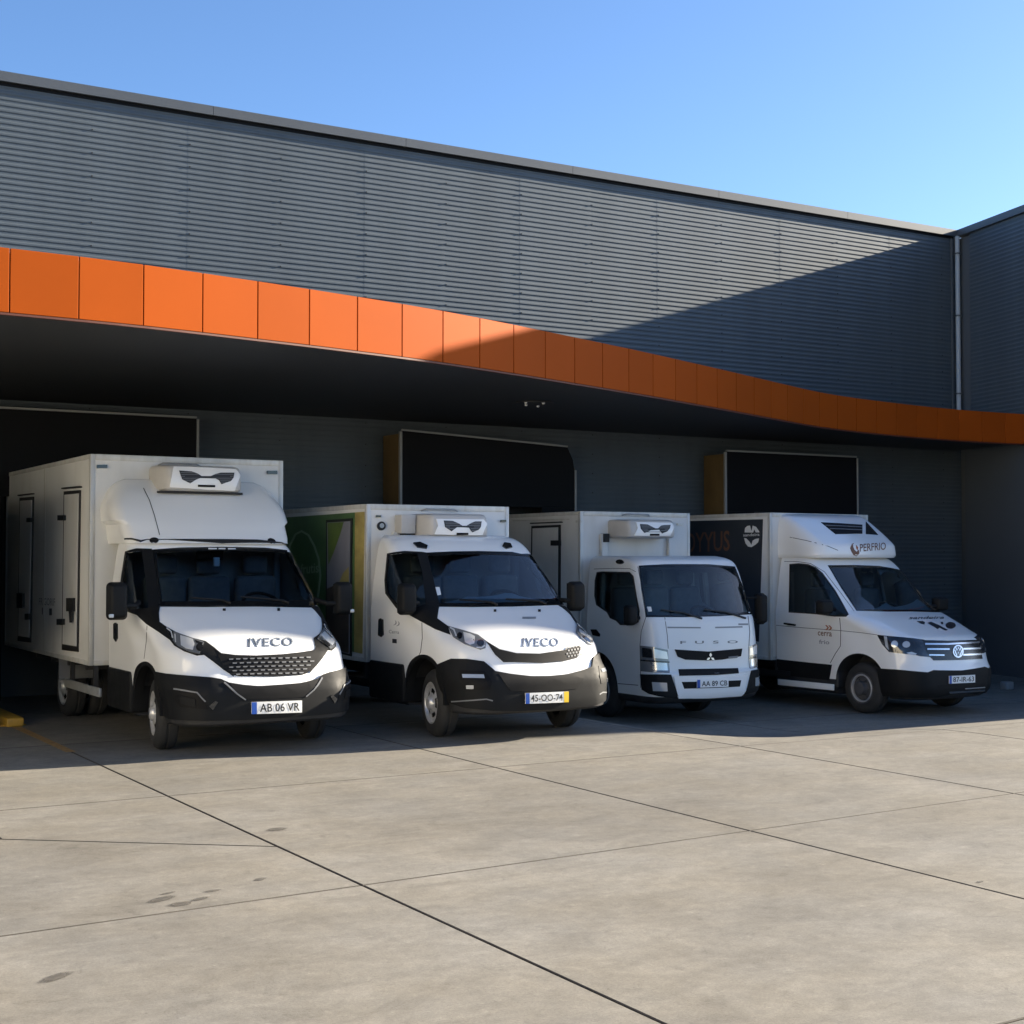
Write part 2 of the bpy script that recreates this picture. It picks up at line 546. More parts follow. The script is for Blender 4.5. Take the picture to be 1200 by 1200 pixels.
# box: centre x offset, half width, y front, y rear, z bottom, z top (local)
BOXES = {'A': (0.0, 1.045, 2.45, 6.45, 0.69, 2.845), 'B': (0.0, 0.895, 2.27, 6.3, 0.66, 2.365), 'C': (0.05, 0.91, 1.70, 5.0, 0.92, 2.675), 'D': (-.02, 1.00, 2.47, 6.0, 0.62, 2.695)}
CABS = {'A': (DAILY, 2.10), 'B': (DAILY, 2.06), 'C': (CANTER, 1.52), 'D': (CRAFTER, 2.42)}
FRIDGES = {'A': (0.02, FRIDGE(.46, 2.02, 2.475, 2.74), 2.45), 'B': (0.045, FRIDGE(.42, 1.85, 2.015, 2.265), 2.27), 'C': (0.03, FRIDGE(.445, 1.28, 2.325, 2.57), 1.70)}

def box_bm(k):
    cx, w, y0, y1, z0, z1 = BOXES[k]
    bm = bmesh.new()
    box(bm, (cx - w, y0, z0), (cx + w, y1, z1), 0.015, 2)
    bmesh.ops.recalc_face_normals(bm, faces=bm.faces[:])
    return bm
def base_bm(k, tgt):
    if tgt == 'cab':
        t0 = {'A': .04, 'B': .04, 'C': .0, 'D': .045}[k]
        return loft(CABS[k][0], CABS[k][1], ns=18, taper=lambda z: t0 * (1 - sm((z - 1.0) / .3)))
    if tgt == 'box':
        return box_bm(k)
    if tgt == 'fairing':
        return loft(FAIRING, 2.45)
    if tgt == 'aero':
        return loft(AERO, 2.47)
    if tgt == 'fridge':
        ox, st, yb = FRIDGES[k]
        bm = loft(st, yb)
        for v in bm.verts:
            v.co.x += ox
        return bm
def pose_matrix(k):
    x, y, z, yaw = POSE[k]
    return Matrix.Translation((x, y, z)) @ Matrix.Rotation(math.radians(yaw), 4, 'Z')
def view_dir(k):
    m = pose_matrix(k).inverted()
    return (Vector((0, 0.9, 1.2)) - m @ Vector((0, 0, EYE))).normalized()
# panels, lamps, glass and lettering of the four vans: (surface, name, material, offset, thickness, mirrored, outline, holes)
# outlines are given in the oblique drawing plane of each van
FEAT = {
'A': [
('cab','windscreen','glass',0.0,0,0,[(-1.14,1.8868),(-0.9209,1.9066),(-0.5071,1.9218),(-0.0798,1.9224),(0.1585,1.9109),(0.2827,1.6654),(0.404,1.4175),(-0.1699,1.4035),(-0.657,1.4002),(-1.0538,1.4018)],[]),
('cab','side_window','glass_dark',0.0,0,1,[(-1.4213,1.8889),(-1.2795,1.908),(-1.2177,1.6105),(-1.1747,1.3371),(-1.3671,1.3321),(-1.4397,1.4336),(-1.4639,1.5353)],[]),
('cab','windscreen_surround','black',0.004,0.01,0,[(-1.1991,1.9174),(-0.9229,1.9425),(-0.5079,1.9585),(-0.0792,1.9599),(0.1865,1.9369),(0.328,1.6461),(0.4587,1.3354),(-0.1707,1.3484),(-0.6544,1.3462),(-1.097,1.3528)],[[(-1.14,1.8868),(-0.9209,1.9066),(-0.5071,1.9218),(-0.0798,1.9224),(0.1585,1.9109),(0.2827,1.6654),(0.404,1.4175),(-0.1699,1.4035),(-0.657,1.4002),(-1.0538,1.4018)]]),
('cab','pillar_trim','plastic',0.006,0.012,0,[(-1.4413,1.9037),(-1.3303,1.9301),(-1.1835,1.9264),(-1.0672,1.3691),(-1.0762,1.2636),(-1.1811,1.1887),(-1.2792,1.2736),(-1.3861,1.3078),(-1.4701,1.4265),(-1.4897,1.5368)],[[(-1.4213,1.8889),(-1.2795,1.908),(-1.2177,1.6105),(-1.1747,1.3371),(-1.3671,1.3321),(-1.4397,1.4336),(-1.4639,1.5353)]]),
('cab','cowl_trim','plastic',0.0075,0.012,1,[(-1.2792,1.2736),(-1.1659,1.3289),(-1.0795,1.3364),(-1.0602,1.2078),(-0.9855,1.1561),(-0.8723,1.0969),(-0.7541,1.0576),(-0.6301,1.026),(-0.5437,0.9649),(-0.4971,0.9153),(-0.4666,0.8997),(-0.3742,0.7119),(-0.4654,0.7742),(-0.5564,0.8481),(-0.6402,0.9099),(-0.7005,0.9029),(-0.8158,0.9412),(-0.9115,0.9941),(-0.9542,1.0436),(-1.079,1.1252),(-1.1811,1.1887)],[]),
('cab','headlight','lamp_grey',0.016,0.012,1,[(-0.92,1.1127),(-0.8483,1.0852),(-0.7381,1.0461),(-0.6445,1.0111),(-0.6649,0.9664),(-0.6781,0.914),(-0.7697,0.9335),(-0.8718,0.9789),(-0.9218,1.0282)],[]),
('cab','lamp_reflector','lamp_bright',0.0175,0.003,1,[(-0.859,1.0738),(-0.8002,1.058),(-0.7452,1.0385),(-0.7273,0.9969),(-0.7359,0.9446),(-0.8014,0.96),(-0.8452,0.9864)],[]),
('cab','lamp_projector','lamp_dark',0.0185,0.003,1,[(-0.6497,0.9663),(-0.6531,0.9495),(-0.6637,0.9372),(-0.6786,0.9329),(-0.6939,0.9375),(-0.7055,0.95),(-0.7104,0.9669),(-0.7072,0.9837),(-0.6968,0.9959),(-0.6819,1.0002),(-0.6664,0.9956),(-0.6546,0.9831)],[]),
('cab','lamp_bezel','lamp_dark',0.0175,0.003,1,[(-0.7257,1.0308),(-0.6517,1.0036),(-0.662,0.9851),(-0.7166,1.0081)],[]),
('cab','lamp_strip','lamp_bright',0.0185,0.002,1,[(-0.9876,1.1362),(-0.9476,1.1062),(-0.9286,1.0498),(-0.9182,1.0525),(-0.9386,1.1118),(-0.9813,1.1447)],[]),
('cab','lamp_strip','lamp_bright',0.0185,0.002,1,[(-0.911,1.0851),(-0.8981,1.0125),(-0.8889,1.0134),(-0.9018,1.0861)],[]),
('cab','corner_lamp','lamp_dark',0.016,0.01,1,[(-1.0176,1.1641),(-0.928,1.1167),(-0.9318,1.0588),(-0.9815,1.0976)],[]),
('cab','grille','deep',0.01,0.012,0,[(-0.5436,0.9612),(-0.4896,0.919),(-0.3681,0.9018),(-0.1768,0.8943),(0.0566,0.9009),(0.2155,0.9128),(0.3534,0.9291),(0.405,0.9709),(0.4178,0.9),(0.3012,0.7271),(0.2447,0.7098),(-0.0225,0.7026),(-0.3289,0.7145),(-0.3971,0.7311),(-0.4733,0.8123)],[]),
('cab','bumper','plastic',0.022,0.03,1,[(-1.0764,0.7552),(-0.9352,0.7388),(-0.7803,0.7219),(-0.5693,0.7015),(-0.4867,0.6849),(-0.4188,0.6534),(-0.2905,0.6312),(-0.1766,0.6204),(-0.003,0.6166),(-0.0033,0.3344),(-0.2889,0.3294),(-0.6253,0.334),(-0.9318,0.3406),(-0.9913,0.3635),(-1.0338,0.437),(-1.0674,0.5599)],[]),
('cab','air_intake','deep',0.026,0.006,0,[(-0.4188,0.6497),(-0.2905,0.6238),(-0.1766,0.6166),(0.0545,0.6244),(0.2908,0.6355),(0.3874,0.6512),(0.3223,0.5448),(0.2509,0.5125),(-0.0227,0.5077),(-0.2748,0.513),(-0.3505,0.569)],[]),
('cab','intake_lip','plastic_grey',0.03,0.01,1,[(-0.4675,0.65),(-0.3541,0.5566),(-0.2781,0.502),(-0.2714,0.5118),(-0.3469,0.5661),(-0.4601,0.6591)],[]),
('cab','fog_recess','deep',0.026,0.006,1,[(-0.9006,0.6155),(-0.6866,0.5845),(-0.6113,0.5006),(-0.596,0.4321),(-0.8295,0.4542),(-0.8841,0.5286)],[]),
('cab','fog_trim','plastic_grey',0.03,0.008,1,[(-0.8857,0.6028),(-0.6886,0.5718),(-0.6229,0.497),(-0.6146,0.5044),(-0.6844,0.5821),(-0.884,0.614)],[]),
('cab','fog_lamp','lamp_dark',0.032,0.01,1,[(-0.5888,0.4623),(-0.537,0.5064),(-0.5146,0.4944),(-0.5588,0.4238)],[]),
('cab','fog_lamp_bracket','plastic',0.034,0.01,1,[(-0.83,0.5531),(-0.7011,0.5241),(-0.6932,0.4559),(-0.822,0.4849)],[]),
('cab','door_handle','black',0.012,0.012,1,[(-1.5478,1.1927),(-1.5269,1.2054),(-1.5027,1.1928),(-1.4992,1.0505),(-1.5196,1.0164),(-1.5463,1.0493)],[]),
('cab','wiper','seal',0.022,0.012,0,[(-0.802,1.424),(-0.481,1.394),(-0.4172,1.3649),(-0.4129,1.3756),(-0.4796,1.4056),(-0.8015,1.4355)],[]),
('cab','wiper','seal',0.022,0.012,0,[(-0.3186,1.4315),(0.0803,1.3933),(0.1455,1.3677),(0.1505,1.3791),(0.0823,1.4052),(-0.3176,1.4433)],[]),
('cab','washer_jet','deep',0.006,0.004,0,[(-0.4862,1.3288),(-0.4582,1.3286),(-0.4576,1.308),(-0.4855,1.3081)],[]),
('cab','washer_jet','deep',0.006,0.004,0,[(0.0355,1.3308),(0.0606,1.3307),(0.0591,1.3054),(0.0341,1.3055)],[]),
('cab','panel_gap','gap',0.0015,0,1,[(-1.179,1.1768),(-1.186,1.0255),(-1.2043,0.8665),(-1.199,0.8661),(-1.1806,1.0252),(-1.1739,1.1766)],[]),
('cab','sunstrip_mark','sticker',0.006,0,0,[(-0.6415,1.9413),(-0.5579,1.9428),(-0.5575,1.9282),(-0.641,1.9267)],[]),
('cab','sunstrip_mark','sticker',0.006,0,0,[(-0.5412,1.9431),(-0.4739,1.9445),(-0.4736,1.9298),(-0.5408,1.9285)],[]),
('cab','sunstrip_mark','sticker',0.006,0,0,[(-0.4485,1.9431),(-0.3722,1.9448),(-0.3721,1.931),(-0.4483,1.9294)],[]),
('cab','number_plate','plate',0.036,0.012,0,[(-0.2254,0.4845),(0.2272,0.4822),(0.2278,0.3766),(-0.2248,0.3809)],[]),
('cab','plate_band','plate_blue',0.0375,0,0,[(-0.2254,0.4845),(-0.1798,0.4843),(-0.1792,0.3806),(-0.2248,0.3809)],[]),
('T','cab','plate_letters','ink',0.0385,'AB 06 VR',(-0.1526,0.3949),(0.204,0.3919),(-0.153,0.468)),
('T','cab','maker_letters','silver_letter',0.007,'IVECO',(-0.2421,0.9716),(0.1656,0.972),(-0.2418,1.0476)),
('box','side_door','seal',0.012,0.012,0,[(-2.2033,2.6256),(-1.9616,2.5847),(-1.973,0.9005),(-2.2102,0.9119)],[]),
('box','side_door_panel','box_white',0.02,0.01,0,[(-2.1822,2.5839),(-1.978,2.5527),(-1.9919,0.9618),(-2.1891,0.9772)],[]),
('box','rain_gutter','seal',0.03,0.03,0,[(-2.2142,2.667),(-1.9489,2.6237),(-1.9487,2.6094),(-2.214,2.6521)],[]),
('box','side_door','seal',0.012,0.012,0,[(-2.9528,2.7161),(-2.6985,2.6768),(-2.7219,0.9735),(-2.96,0.9863)],[]),
('box','side_door_panel','box_white',0.02,0.01,0,[(-2.9312,2.6753),(-2.7175,2.6408),(-2.7411,1.0328),(-2.9384,1.0486)],[]),
('box','rain_gutter','seal',0.03,0.03,0,[(-2.9615,2.7542),(-2.6961,2.7162),(-2.6959,2.7022),(-2.9613,2.7397)],[]),
('box','door_latch','seal',0.05,0.03,0,[(-2.1004,1.4699),(-2.0043,1.4658),(-2.0025,1.3273),(-2.0986,1.3293)],[]),
('box','door_latch_lever','seal',0.06,0.02,0,[(-2.0452,1.3281),(-2.011,1.3274),(-2.0193,1.2112),(-2.0339,1.2113)],[]),
('box','door_latch','seal',0.05,0.03,0,[(-2.9259,1.5622),(-2.8232,1.5569),(-2.8204,1.3847),(-2.9231,1.3875)],[]),
('box','hinge','seal',0.05,0.03,0,[(-2.2429,2.3735),(-2.1523,2.3569),(-2.1516,2.3016),(-2.2421,2.3175)],[]),
('box','hinge','seal',0.05,0.03,0,[(-2.2407,1.2488),(-2.1505,1.2481),(-2.1496,1.1841),(-2.2399,1.1839)],[]),
('box','hinge','seal',0.05,0.03,0,[(-2.7599,2.4382),(-2.6842,2.4246),(-2.6834,2.3747),(-2.7591,2.3877)],[]),
('box','hinge','seal',0.05,0.03,0,[(-2.773,1.3131),(-2.7046,1.312),(-2.7035,1.2424),(-2.7719,1.2428)],[]),
('T','box','side_lettering','ink_grey',0.004,'FRIGORIF',(-2.595,1.4081),(-2.3289,1.3905),(-2.5962,1.4914)),
('box','sticker','ink',0.004,0.002,0,[(-2.5439,1.3774),(-2.5082,1.3764),(-2.5071,1.2991),(-2.5428,1.2996)],[]),
('box','sticker','ink',0.004,0.002,0,[(-2.424,1.3646),(-2.3827,1.3636),(-2.3816,1.2878),(-2.4229,1.2883)],[]),
('box','panel_joint','box_trim',0.006,0.004,0,[(-2.5246,2.985),(-2.5061,2.982),(-2.4999,0.8492),(-2.5256,0.8517)],[]),
('box','marker_lamp','lamp_dark',0.02,0.02,0,[(-1.7793,2.8158),(-1.677,2.8209),(-1.6767,2.7858),(-1.779,2.7808)],[]),
('box','marker_lamp','lamp_dark',0.02,0.02,0,[(-0.0473,2.838),(0.0593,2.8431),(0.0595,2.8057),(-0.0471,2.8007)],[]),
('fairing','fairing_lamp','lamp_dark',0.008,0.01,1,[(-1.1204,2.0128),(-1.1233,2.0016),(-1.1326,1.9921),(-1.1468,1.9857),(-1.1749,1.9931),(-1.181,1.9853),(-1.1959,1.9915),(-1.2061,2.0008),(-1.2101,2.0118),(-1.2072,2.023),(-1.198,2.0325),(-1.1838,2.039),(-1.1668,2.0414),(-1.1495,2.0394),(-1.1346,2.0332),(-1.1244,2.0239)],[]),
('fairing','fairing_seal','seal',0.014,0.02,0,[(-1.4452,2.025),(-1.3758,2.0192),(-1.2924,1.9943),(-1.233,2.0194),(-1.0443,2.0221),(-0.5193,2.0305),(-0.1583,2.0359),(0.1623,2.0121),(0.1626,2.012),(-0.1642,2.0084),(-0.5083,1.994),(-1.0445,2.022),(-1.2315,2.0194),(-1.2892,2.0086),(-1.3738,2.0336),(-1.4446,2.0392)],[]),
('fairing','fairing_crease','gap',0.002,0,0,[(-1.3105,2.5774),(-1.241,2.4436),(-1.1797,2.2764),(-1.1188,2.0695),(-1.1117,2.0716),(-1.1727,2.2789),(-1.2343,2.447),(-1.3041,2.5816)],[]),  # dark strip painted for the shade along the crease
('fridge','front_cover','white',0.012,0.012,0,[(-1.0066,2.7909),(-0.6919,2.7966),(-0.379,2.7948),(-0.3346,2.7406),(-0.3864,2.577),(-0.6896,2.5764),(-1.0372,2.585)],[]),
('fridge','fridge_grille','vent_mesh',0.018,0.006,0,[(-0.9507,2.7519),(-0.8278,2.7483),(-0.7678,2.7284),(-0.7247,2.7032),(-0.639,2.7072),(-0.5875,2.7325),(-0.5357,2.7489),(-0.3962,2.7564),(-0.4046,2.7054),(-0.4306,2.6676),(-0.526,2.6314),(-0.5523,2.6707),(-0.5871,2.6871),(-0.7416,2.6844),(-0.784,2.6646),(-0.8389,2.6267),(-0.9197,2.6634)],[]),
('fridge','fridge_slot','deep',0.018,0.006,0,[(-0.7623,2.6166),(-0.5908,2.6195),(-0.5907,2.6019),(-0.7622,2.599)],[]),
('M','cab','grille_mesh','plastic_grey',0.016,0.006,[[(-0.4209,0.8696),(-0.3815,0.8696),(-0.3845,0.859),(-0.4178,0.8589)],[(-0.3588,0.8709),(-0.3192,0.8709),(-0.3222,0.8602),(-0.3556,0.8601)],[(-0.2963,0.8718),(-0.2566,0.8718),(-0.2596,0.8611),(-0.2932,0.861)],[(-0.2336,0.8724),(-0.1937,0.8724),(-0.1968,0.8616),(-0.2305,0.8616)],[(-0.1706,0.8727),(-0.1305,0.8726),(-0.1336,0.8618),(-0.1675,0.8618)],[(-0.1073,0.8726),(-0.067,0.8724),(-0.0701,0.8617),(-0.1042,0.8617)],[(-0.0437,0.8721),(-0.0031,0.8719),(-0.0063,0.8612),(-0.0406,0.8612)],[(0.0203,0.8715),(0.0611,0.8713),(0.0579,0.8605),(0.0234,0.8606)],[(0.0847,0.8712),(0.1258,0.871),(0.1226,0.8602),(0.0878,0.8602)],[(0.1496,0.8712),(0.1909,0.8709),(0.1877,0.8601),(0.1527,0.8602)],[(0.2149,0.8714),(0.2566,0.8711),(0.2532,0.8602),(0.218,0.8604)],[(0.2807,0.8719),(0.3227,0.8716),(0.3193,0.8606),(0.2838,0.8608)],[(-0.3896,0.8351),(-0.3502,0.8351),(-0.3531,0.8244),(-0.3865,0.8244)],[(-0.3274,0.8362),(-0.2877,0.8361),(-0.2907,0.8254),(-0.3242,0.8254)],[(-0.2648,0.8369),(-0.2251,0.8368),(-0.2281,0.8261),(-0.2617,0.8261)],[(-0.2021,0.8372),(-0.1621,0.8371),(-0.1651,0.8264),(-0.1989,0.8264)],[(-0.139,0.8372),(-0.0988,0.837),(-0.1019,0.8263),(-0.1359,0.8263)],[(-0.0755,0.8368),(-0.0351,0.8366),(-0.0383,0.8259),(-0.0724,0.8259)],[(-0.0118,0.8361),(0.0289,0.8359),(0.0257,0.8251),(-0.0086,0.8252)],[(0.0524,0.8356),(0.0933,0.8353),(0.0901,0.8245),(0.0555,0.8246)],[(0.117,0.8353),(0.1581,0.835),(0.1549,0.8242),(0.1201,0.8243)],[(0.182,0.8353),(0.2234,0.835),(0.2201,0.8241),(0.1851,0.8243)],[(0.2474,0.8355),(0.2892,0.8352),(0.2859,0.8243),(0.2506,0.8245)],[(0.3134,0.8361),(0.3555,0.8357),(0.3522,0.8247),(0.3165,0.825)],[(-0.4203,0.7994),(-0.381,0.7993),(-0.384,0.7887),(-0.4172,0.7887)],[(-0.3583,0.8005),(-0.3188,0.8004),(-0.3218,0.7898),(-0.3552,0.7898)],[(-0.2959,0.8013),(-0.2563,0.8012),(-0.2593,0.7905),(-0.2928,0.7905)],[(-0.2333,0.8017),(-0.1935,0.8016),(-0.1965,0.7909),(-0.2302,0.7909)],[(-0.1704,0.8018),(-0.1304,0.8016),(-0.1335,0.7909),(-0.1673,0.791)],[(-0.1072,0.8015),(-0.067,0.8013),(-0.0701,0.7906),(-0.1041,0.7907)],[(-0.0437,0.8009),(-0.0032,0.8006),(-0.0063,0.7899),(-0.0406,0.79)],[(0.0202,0.8001),(0.061,0.7998),(0.0578,0.7891),(0.0233,0.7892)],[(0.0845,0.7996),(0.1255,0.7993),(0.1223,0.7885),(0.0876,0.7887)],[(0.1492,0.7994),(0.1905,0.799),(0.1873,0.7882),(0.1523,0.7884)],[(0.2144,0.7994),(0.256,0.799),(0.2527,0.7882),(0.2175,0.7884)],[(0.28,0.7997),(0.3219,0.7993),(0.3186,0.7884),(0.2832,0.7887)],[(-0.3891,0.765),(-0.3497,0.7649),(-0.3526,0.7543),(-0.386,0.7543)],[(-0.3269,0.7659),(-0.2874,0.7657),(-0.2904,0.7551),(-0.3238,0.7552)],[(-0.2645,0.7664),(-0.2248,0.7662),(-0.2278,0.7556),(-0.2614,0.7557)],[(-0.2018,0.7666),(-0.1619,0.7663),(-0.165,0.7557),(-0.1987,0.7558)],[(-0.1388,0.7664),(-0.0987,0.7661),(-0.1018,0.7555),(-0.1358,0.7556)],[(-0.0755,0.7658),(-0.0352,0.7656),(-0.0383,0.7549),(-0.0724,0.755)],[(-0.0119,0.765),(0.0287,0.7647),(0.0255,0.754),(-0.0088,0.7541)],[(0.0522,0.7643),(0.093,0.7639),(0.0898,0.7532),(0.0552,0.7534)],[(0.1166,0.7638),(0.1577,0.7634),(0.1544,0.7527),(0.1197,0.7529)],[(0.1815,0.7636),(0.2228,0.7632),(0.2195,0.7524),(0.1845,0.7527)],[(0.2468,0.7637),(0.2884,0.7632),(0.285,0.7525),(0.2498,0.7527)],[(-0.3578,0.7308),(-0.3184,0.7305),(-0.3213,0.7201),(-0.3547,0.7202)],[(-0.2956,0.7314),(-0.256,0.7311),(-0.259,0.7207),(-0.2925,0.7208)],[(-0.2331,0.7316),(-0.1934,0.7314),(-0.1964,0.7209),(-0.23,0.721)],[(-0.1704,0.7316),(-0.1304,0.7313),(-0.1335,0.7208),(-0.1673,0.7209)],[(-0.1073,0.7311),(-0.0671,0.7308),(-0.0703,0.7203),(-0.1043,0.7205)],[(-0.0439,0.7303),(-0.0035,0.73),(-0.0068,0.7195),(-0.0409,0.7197)],[(0.0198,0.7294),(0.0604,0.729),(0.0571,0.7185),(0.0228,0.7187)],[(0.0839,0.7288),(0.1248,0.7283),(0.1214,0.7178),(0.0869,0.7181)],[(0.1484,0.7284),(0.1895,0.7279),(0.1861,0.7173),(0.1514,0.7176)],[(0.2134,0.7282),(0.2548,0.7277),(0.2513,0.7171),(0.2163,0.7174)]]),
('M','fridge','vent_slats','plastic_grey',0.0195,0.002,[[(-0.9371,2.735),(-0.8055,2.7409),(-0.8054,2.7358),(-0.937,2.73)],[(-0.9302,2.7153),(-0.7613,2.7228),(-0.7613,2.7177),(-0.9301,2.7103)],[(-0.5895,2.7311),(-0.4062,2.7407),(-0.4062,2.7355),(-0.5894,2.726)],[(-0.9233,2.6957),(-0.4096,2.7201),(-0.4095,2.715),(-0.9233,2.6907)],[(-0.9165,2.6762),(-0.756,2.6831),(-0.756,2.678),(-0.9164,2.6712)],[(-0.6245,2.6891),(-0.4172,2.6994),(-0.4172,2.6943),(-0.6245,2.684)],[(-0.8937,2.6574),(-0.7987,2.6613),(-0.7986,2.6563),(-0.8937,2.6524)],[(-0.545,2.6729),(-0.4316,2.6785),(-0.4315,2.6734),(-0.545,2.6678)],[(-0.854,2.6393),(-0.8291,2.6404),(-0.829,2.6354),(-0.8539,2.6344)],[(-0.5321,2.6535),(-0.4727,2.6564),(-0.4727,2.6514),(-0.532,2.6485)]]),
],
'B': [
('cab','windscreen','glass',0.0,0,0,[(-1.2529,1.8509),(-0.9873,1.8698),(-0.7173,1.8761),(-0.3485,1.8776),(-0.12,1.8676),(0.0231,1.6017),(0.1448,1.377),(-0.3536,1.3549),(-0.7927,1.3443),(-1.1033,1.3436)],[]),
('cab','side_window','glass_dark',0.0,0,1,[(-1.6488,1.8553),(-1.4836,1.8712),(-1.3512,1.8683),(-1.2854,1.6558),(-1.2313,1.3347),(-1.4065,1.2657),(-1.5249,1.3188),(-1.6483,1.4539),(-1.6743,1.5894)],[]),
('cab','windscreen_surround','black',0.004,0.01,0,[(-1.29,1.8787),(-0.9886,1.8986),(-0.7181,1.9101),(-0.3482,1.9123),(-0.1174,1.8704),(0.0608,1.587),(0.2082,1.3311),(-0.3544,1.3099),(-0.7905,1.3045),(-1.1343,1.3085)],[[(-1.2529,1.8509),(-0.9873,1.8698),(-0.7173,1.8761),(-0.3485,1.8776),(-0.12,1.8676),(0.0231,1.6017),(0.1448,1.377),(-0.3536,1.3549),(-0.7927,1.3443),(-1.1033,1.3436)]]),
('cab','pillar_trim','plastic',0.006,0.012,0,[(-1.67,1.8722),(-1.4854,1.8948),(-1.3083,1.8878),(-1.2547,1.8792),(-1.168,1.5839),(-1.0931,1.3261),(-1.1045,1.1884),(-1.158,1.1206),(-1.2844,1.1667),(-1.4161,1.2354),(-1.5445,1.2926),(-1.6792,1.4501),(-1.693,1.5901)],[[(-1.6488,1.8553),(-1.4836,1.8712),(-1.3512,1.8683),(-1.2854,1.6558),(-1.2313,1.3347),(-1.4065,1.2657),(-1.5249,1.3188),(-1.6483,1.4539),(-1.6743,1.5894)]]),
('cab','cowl_trim','plastic',0.0075,0.012,1,[(-1.3402,1.2138),(-1.2182,1.2825),(-1.1253,1.3042),(-1.1045,1.1884),(-0.9936,1.1126),(-0.9641,1.0298),(-1.1216,1.0829),(-1.2844,1.1667)],[]),
('cab','headlight','lamp_grey',0.014,0.012,1,[(-0.9934,1.1084),(-0.8432,1.067),(-0.6948,1.0218),(-0.6099,0.9609),(-0.6174,0.9044),(-0.6668,0.8883),(-0.8171,0.9368),(-0.9375,1.0053)],[]),
('cab','lamp_reflector','lamp_bright',0.0155,0.003,1,[(-0.8381,1.0465),(-0.7703,1.0301),(-0.7235,1.0056),(-0.7256,0.941),(-0.7669,0.9288),(-0.8175,0.953)],[]),
('cab','lamp_strip','lamp_bright',0.0155,0.003,1,[(-0.9743,1.086),(-0.9373,1.0671),(-0.91,1.0071),(-0.8977,1.012),(-0.9269,1.0751),(-0.9683,1.0976)],[]),
('cab','lamp_projector','lamp_dark',0.0165,0.003,1,[(-0.8434,1.0138),(-0.8463,0.9983),(-0.8557,0.987),(-0.8689,0.9828),(-0.8826,0.9869),(-0.893,0.9981),(-0.8973,1.0136),(-0.8944,1.0292),(-0.885,1.0406),(-0.8717,1.0448),(-0.858,1.0407),(-0.8477,1.0293)],[]),
('cab','lamp_projector','lamp_dark',0.0165,0.003,1,[(-0.6328,0.945),(-0.6372,0.9304),(-0.6498,0.9198),(-0.6671,0.9159),(-0.6846,0.9199),(-0.6975,0.9305),(-0.7024,0.9451),(-0.6981,0.9596),(-0.6857,0.9702),(-0.6683,0.974),(-0.6507,0.9701),(-0.6377,0.9595)],[]),
('cab','lamp_strip','lamp_bright',0.017,0.003,1,[(-0.7046,0.9001),(-0.6577,0.8961),(-0.6234,0.9169),(-0.6283,0.9245),(-0.6597,0.9049),(-0.7039,0.909)],[]),
('cab','grille','deep',0.008,0.012,0,[(-0.6099,0.965),(-0.4849,0.8913),(-0.3184,0.8526),(-0.0904,0.8452),(0.1518,0.8746),(0.2945,0.9141),(0.3388,0.8963),(0.2916,0.796),(0.15,0.7657),(-0.0657,0.7536),(-0.3187,0.7662),(-0.4434,0.7681),(-0.5262,0.8427)],[]),
('cab','bumper','plastic',0.022,0.03,1,[(-1.0896,0.7369),(-0.9418,0.8),(-0.7905,0.7981),(-0.6332,0.774),(-0.5258,0.6767),(-0.3857,0.6505),(-0.1945,0.6265),(-0.0058,0.6238),(-0.0083,0.3119),(-0.2781,0.3074),(-0.5254,0.3155),(-0.8131,0.3376),(-0.958,0.378),(-1.0459,0.4961),(-1.0899,0.6277)],[]),
('cab','air_intake','deep',0.026,0.006,0,[(-0.5011,0.6524),(-0.361,0.63),(-0.1946,0.6103),(0.0167,0.6133),(0.2154,0.6326),(0.339,0.6497),(0.3373,0.5875),(0.2668,0.4972),(-0.1109,0.4804),(-0.3859,0.4963)],[]),
('cab','fog_recess','deep',0.026,0.006,1,[(-0.8561,0.6875),(-0.6243,0.6734),(-0.5582,0.5853),(-0.5745,0.5123),(-0.8047,0.5101),(-0.8466,0.5825)],[]),
('cab','daytime_lamp','lamp',0.032,0.01,1,[(-0.8305,0.6476),(-0.6323,0.6414),(-0.6238,0.6096),(-0.8218,0.6156)],[]),
('cab','fog_lamp','lamp',0.032,0.01,1,[(-0.7882,0.5514),(-0.722,0.5526),(-0.722,0.52),(-0.7881,0.5187)],[]),
('cab','bumper_crease','plastic_grey',0.0245,0.004,1,[(-0.9313,0.3824),(-0.8126,0.3971),(-0.6072,0.4167),(-0.5516,0.4002),(-0.5483,0.4119),(-0.6072,0.4289),(-0.8136,0.4093),(-0.9322,0.3948)],[]),
('cab','door_handle','black',0.012,0.012,1,[(-1.754,1.1772),(-1.733,1.1908),(-1.7017,1.1775),(-1.696,1.0167),(-1.7219,0.9937),(-1.7587,1.0108)],[]),
('cab','wiper','seal',0.022,0.012,0,[(-0.8983,1.3649),(-0.5754,1.3392),(-0.5063,1.3086),(-0.5019,1.3192),(-0.574,1.3507),(-0.8979,1.3764)],[]),
('cab','wiper','seal',0.022,0.012,0,[(-0.4251,1.3713),(-0.0647,1.3506),(0.0054,1.3239),(0.0107,1.3351),(-0.0624,1.3625),(-0.4243,1.3831)],[]),
('cab','washer_jet','deep',0.006,0.004,0,[(-0.543,1.2786),(-0.5169,1.2786),(-0.5167,1.2568),(-0.5428,1.2568)],[]),
('cab','washer_jet','deep',0.006,0.004,0,[(-0.0827,1.2794),(-0.0555,1.2795),(-0.0569,1.2572),(-0.084,1.2571)],[]),
('cab','panel_gap','gap',0.0015,0,1,[(-1.265,1.1496),(-1.2597,0.992),(-1.2766,0.856),(-1.2946,0.8221),(-1.2879,0.8193),(-1.2693,0.8549),(-1.2522,0.9919),(-1.2577,1.1499)],[]),
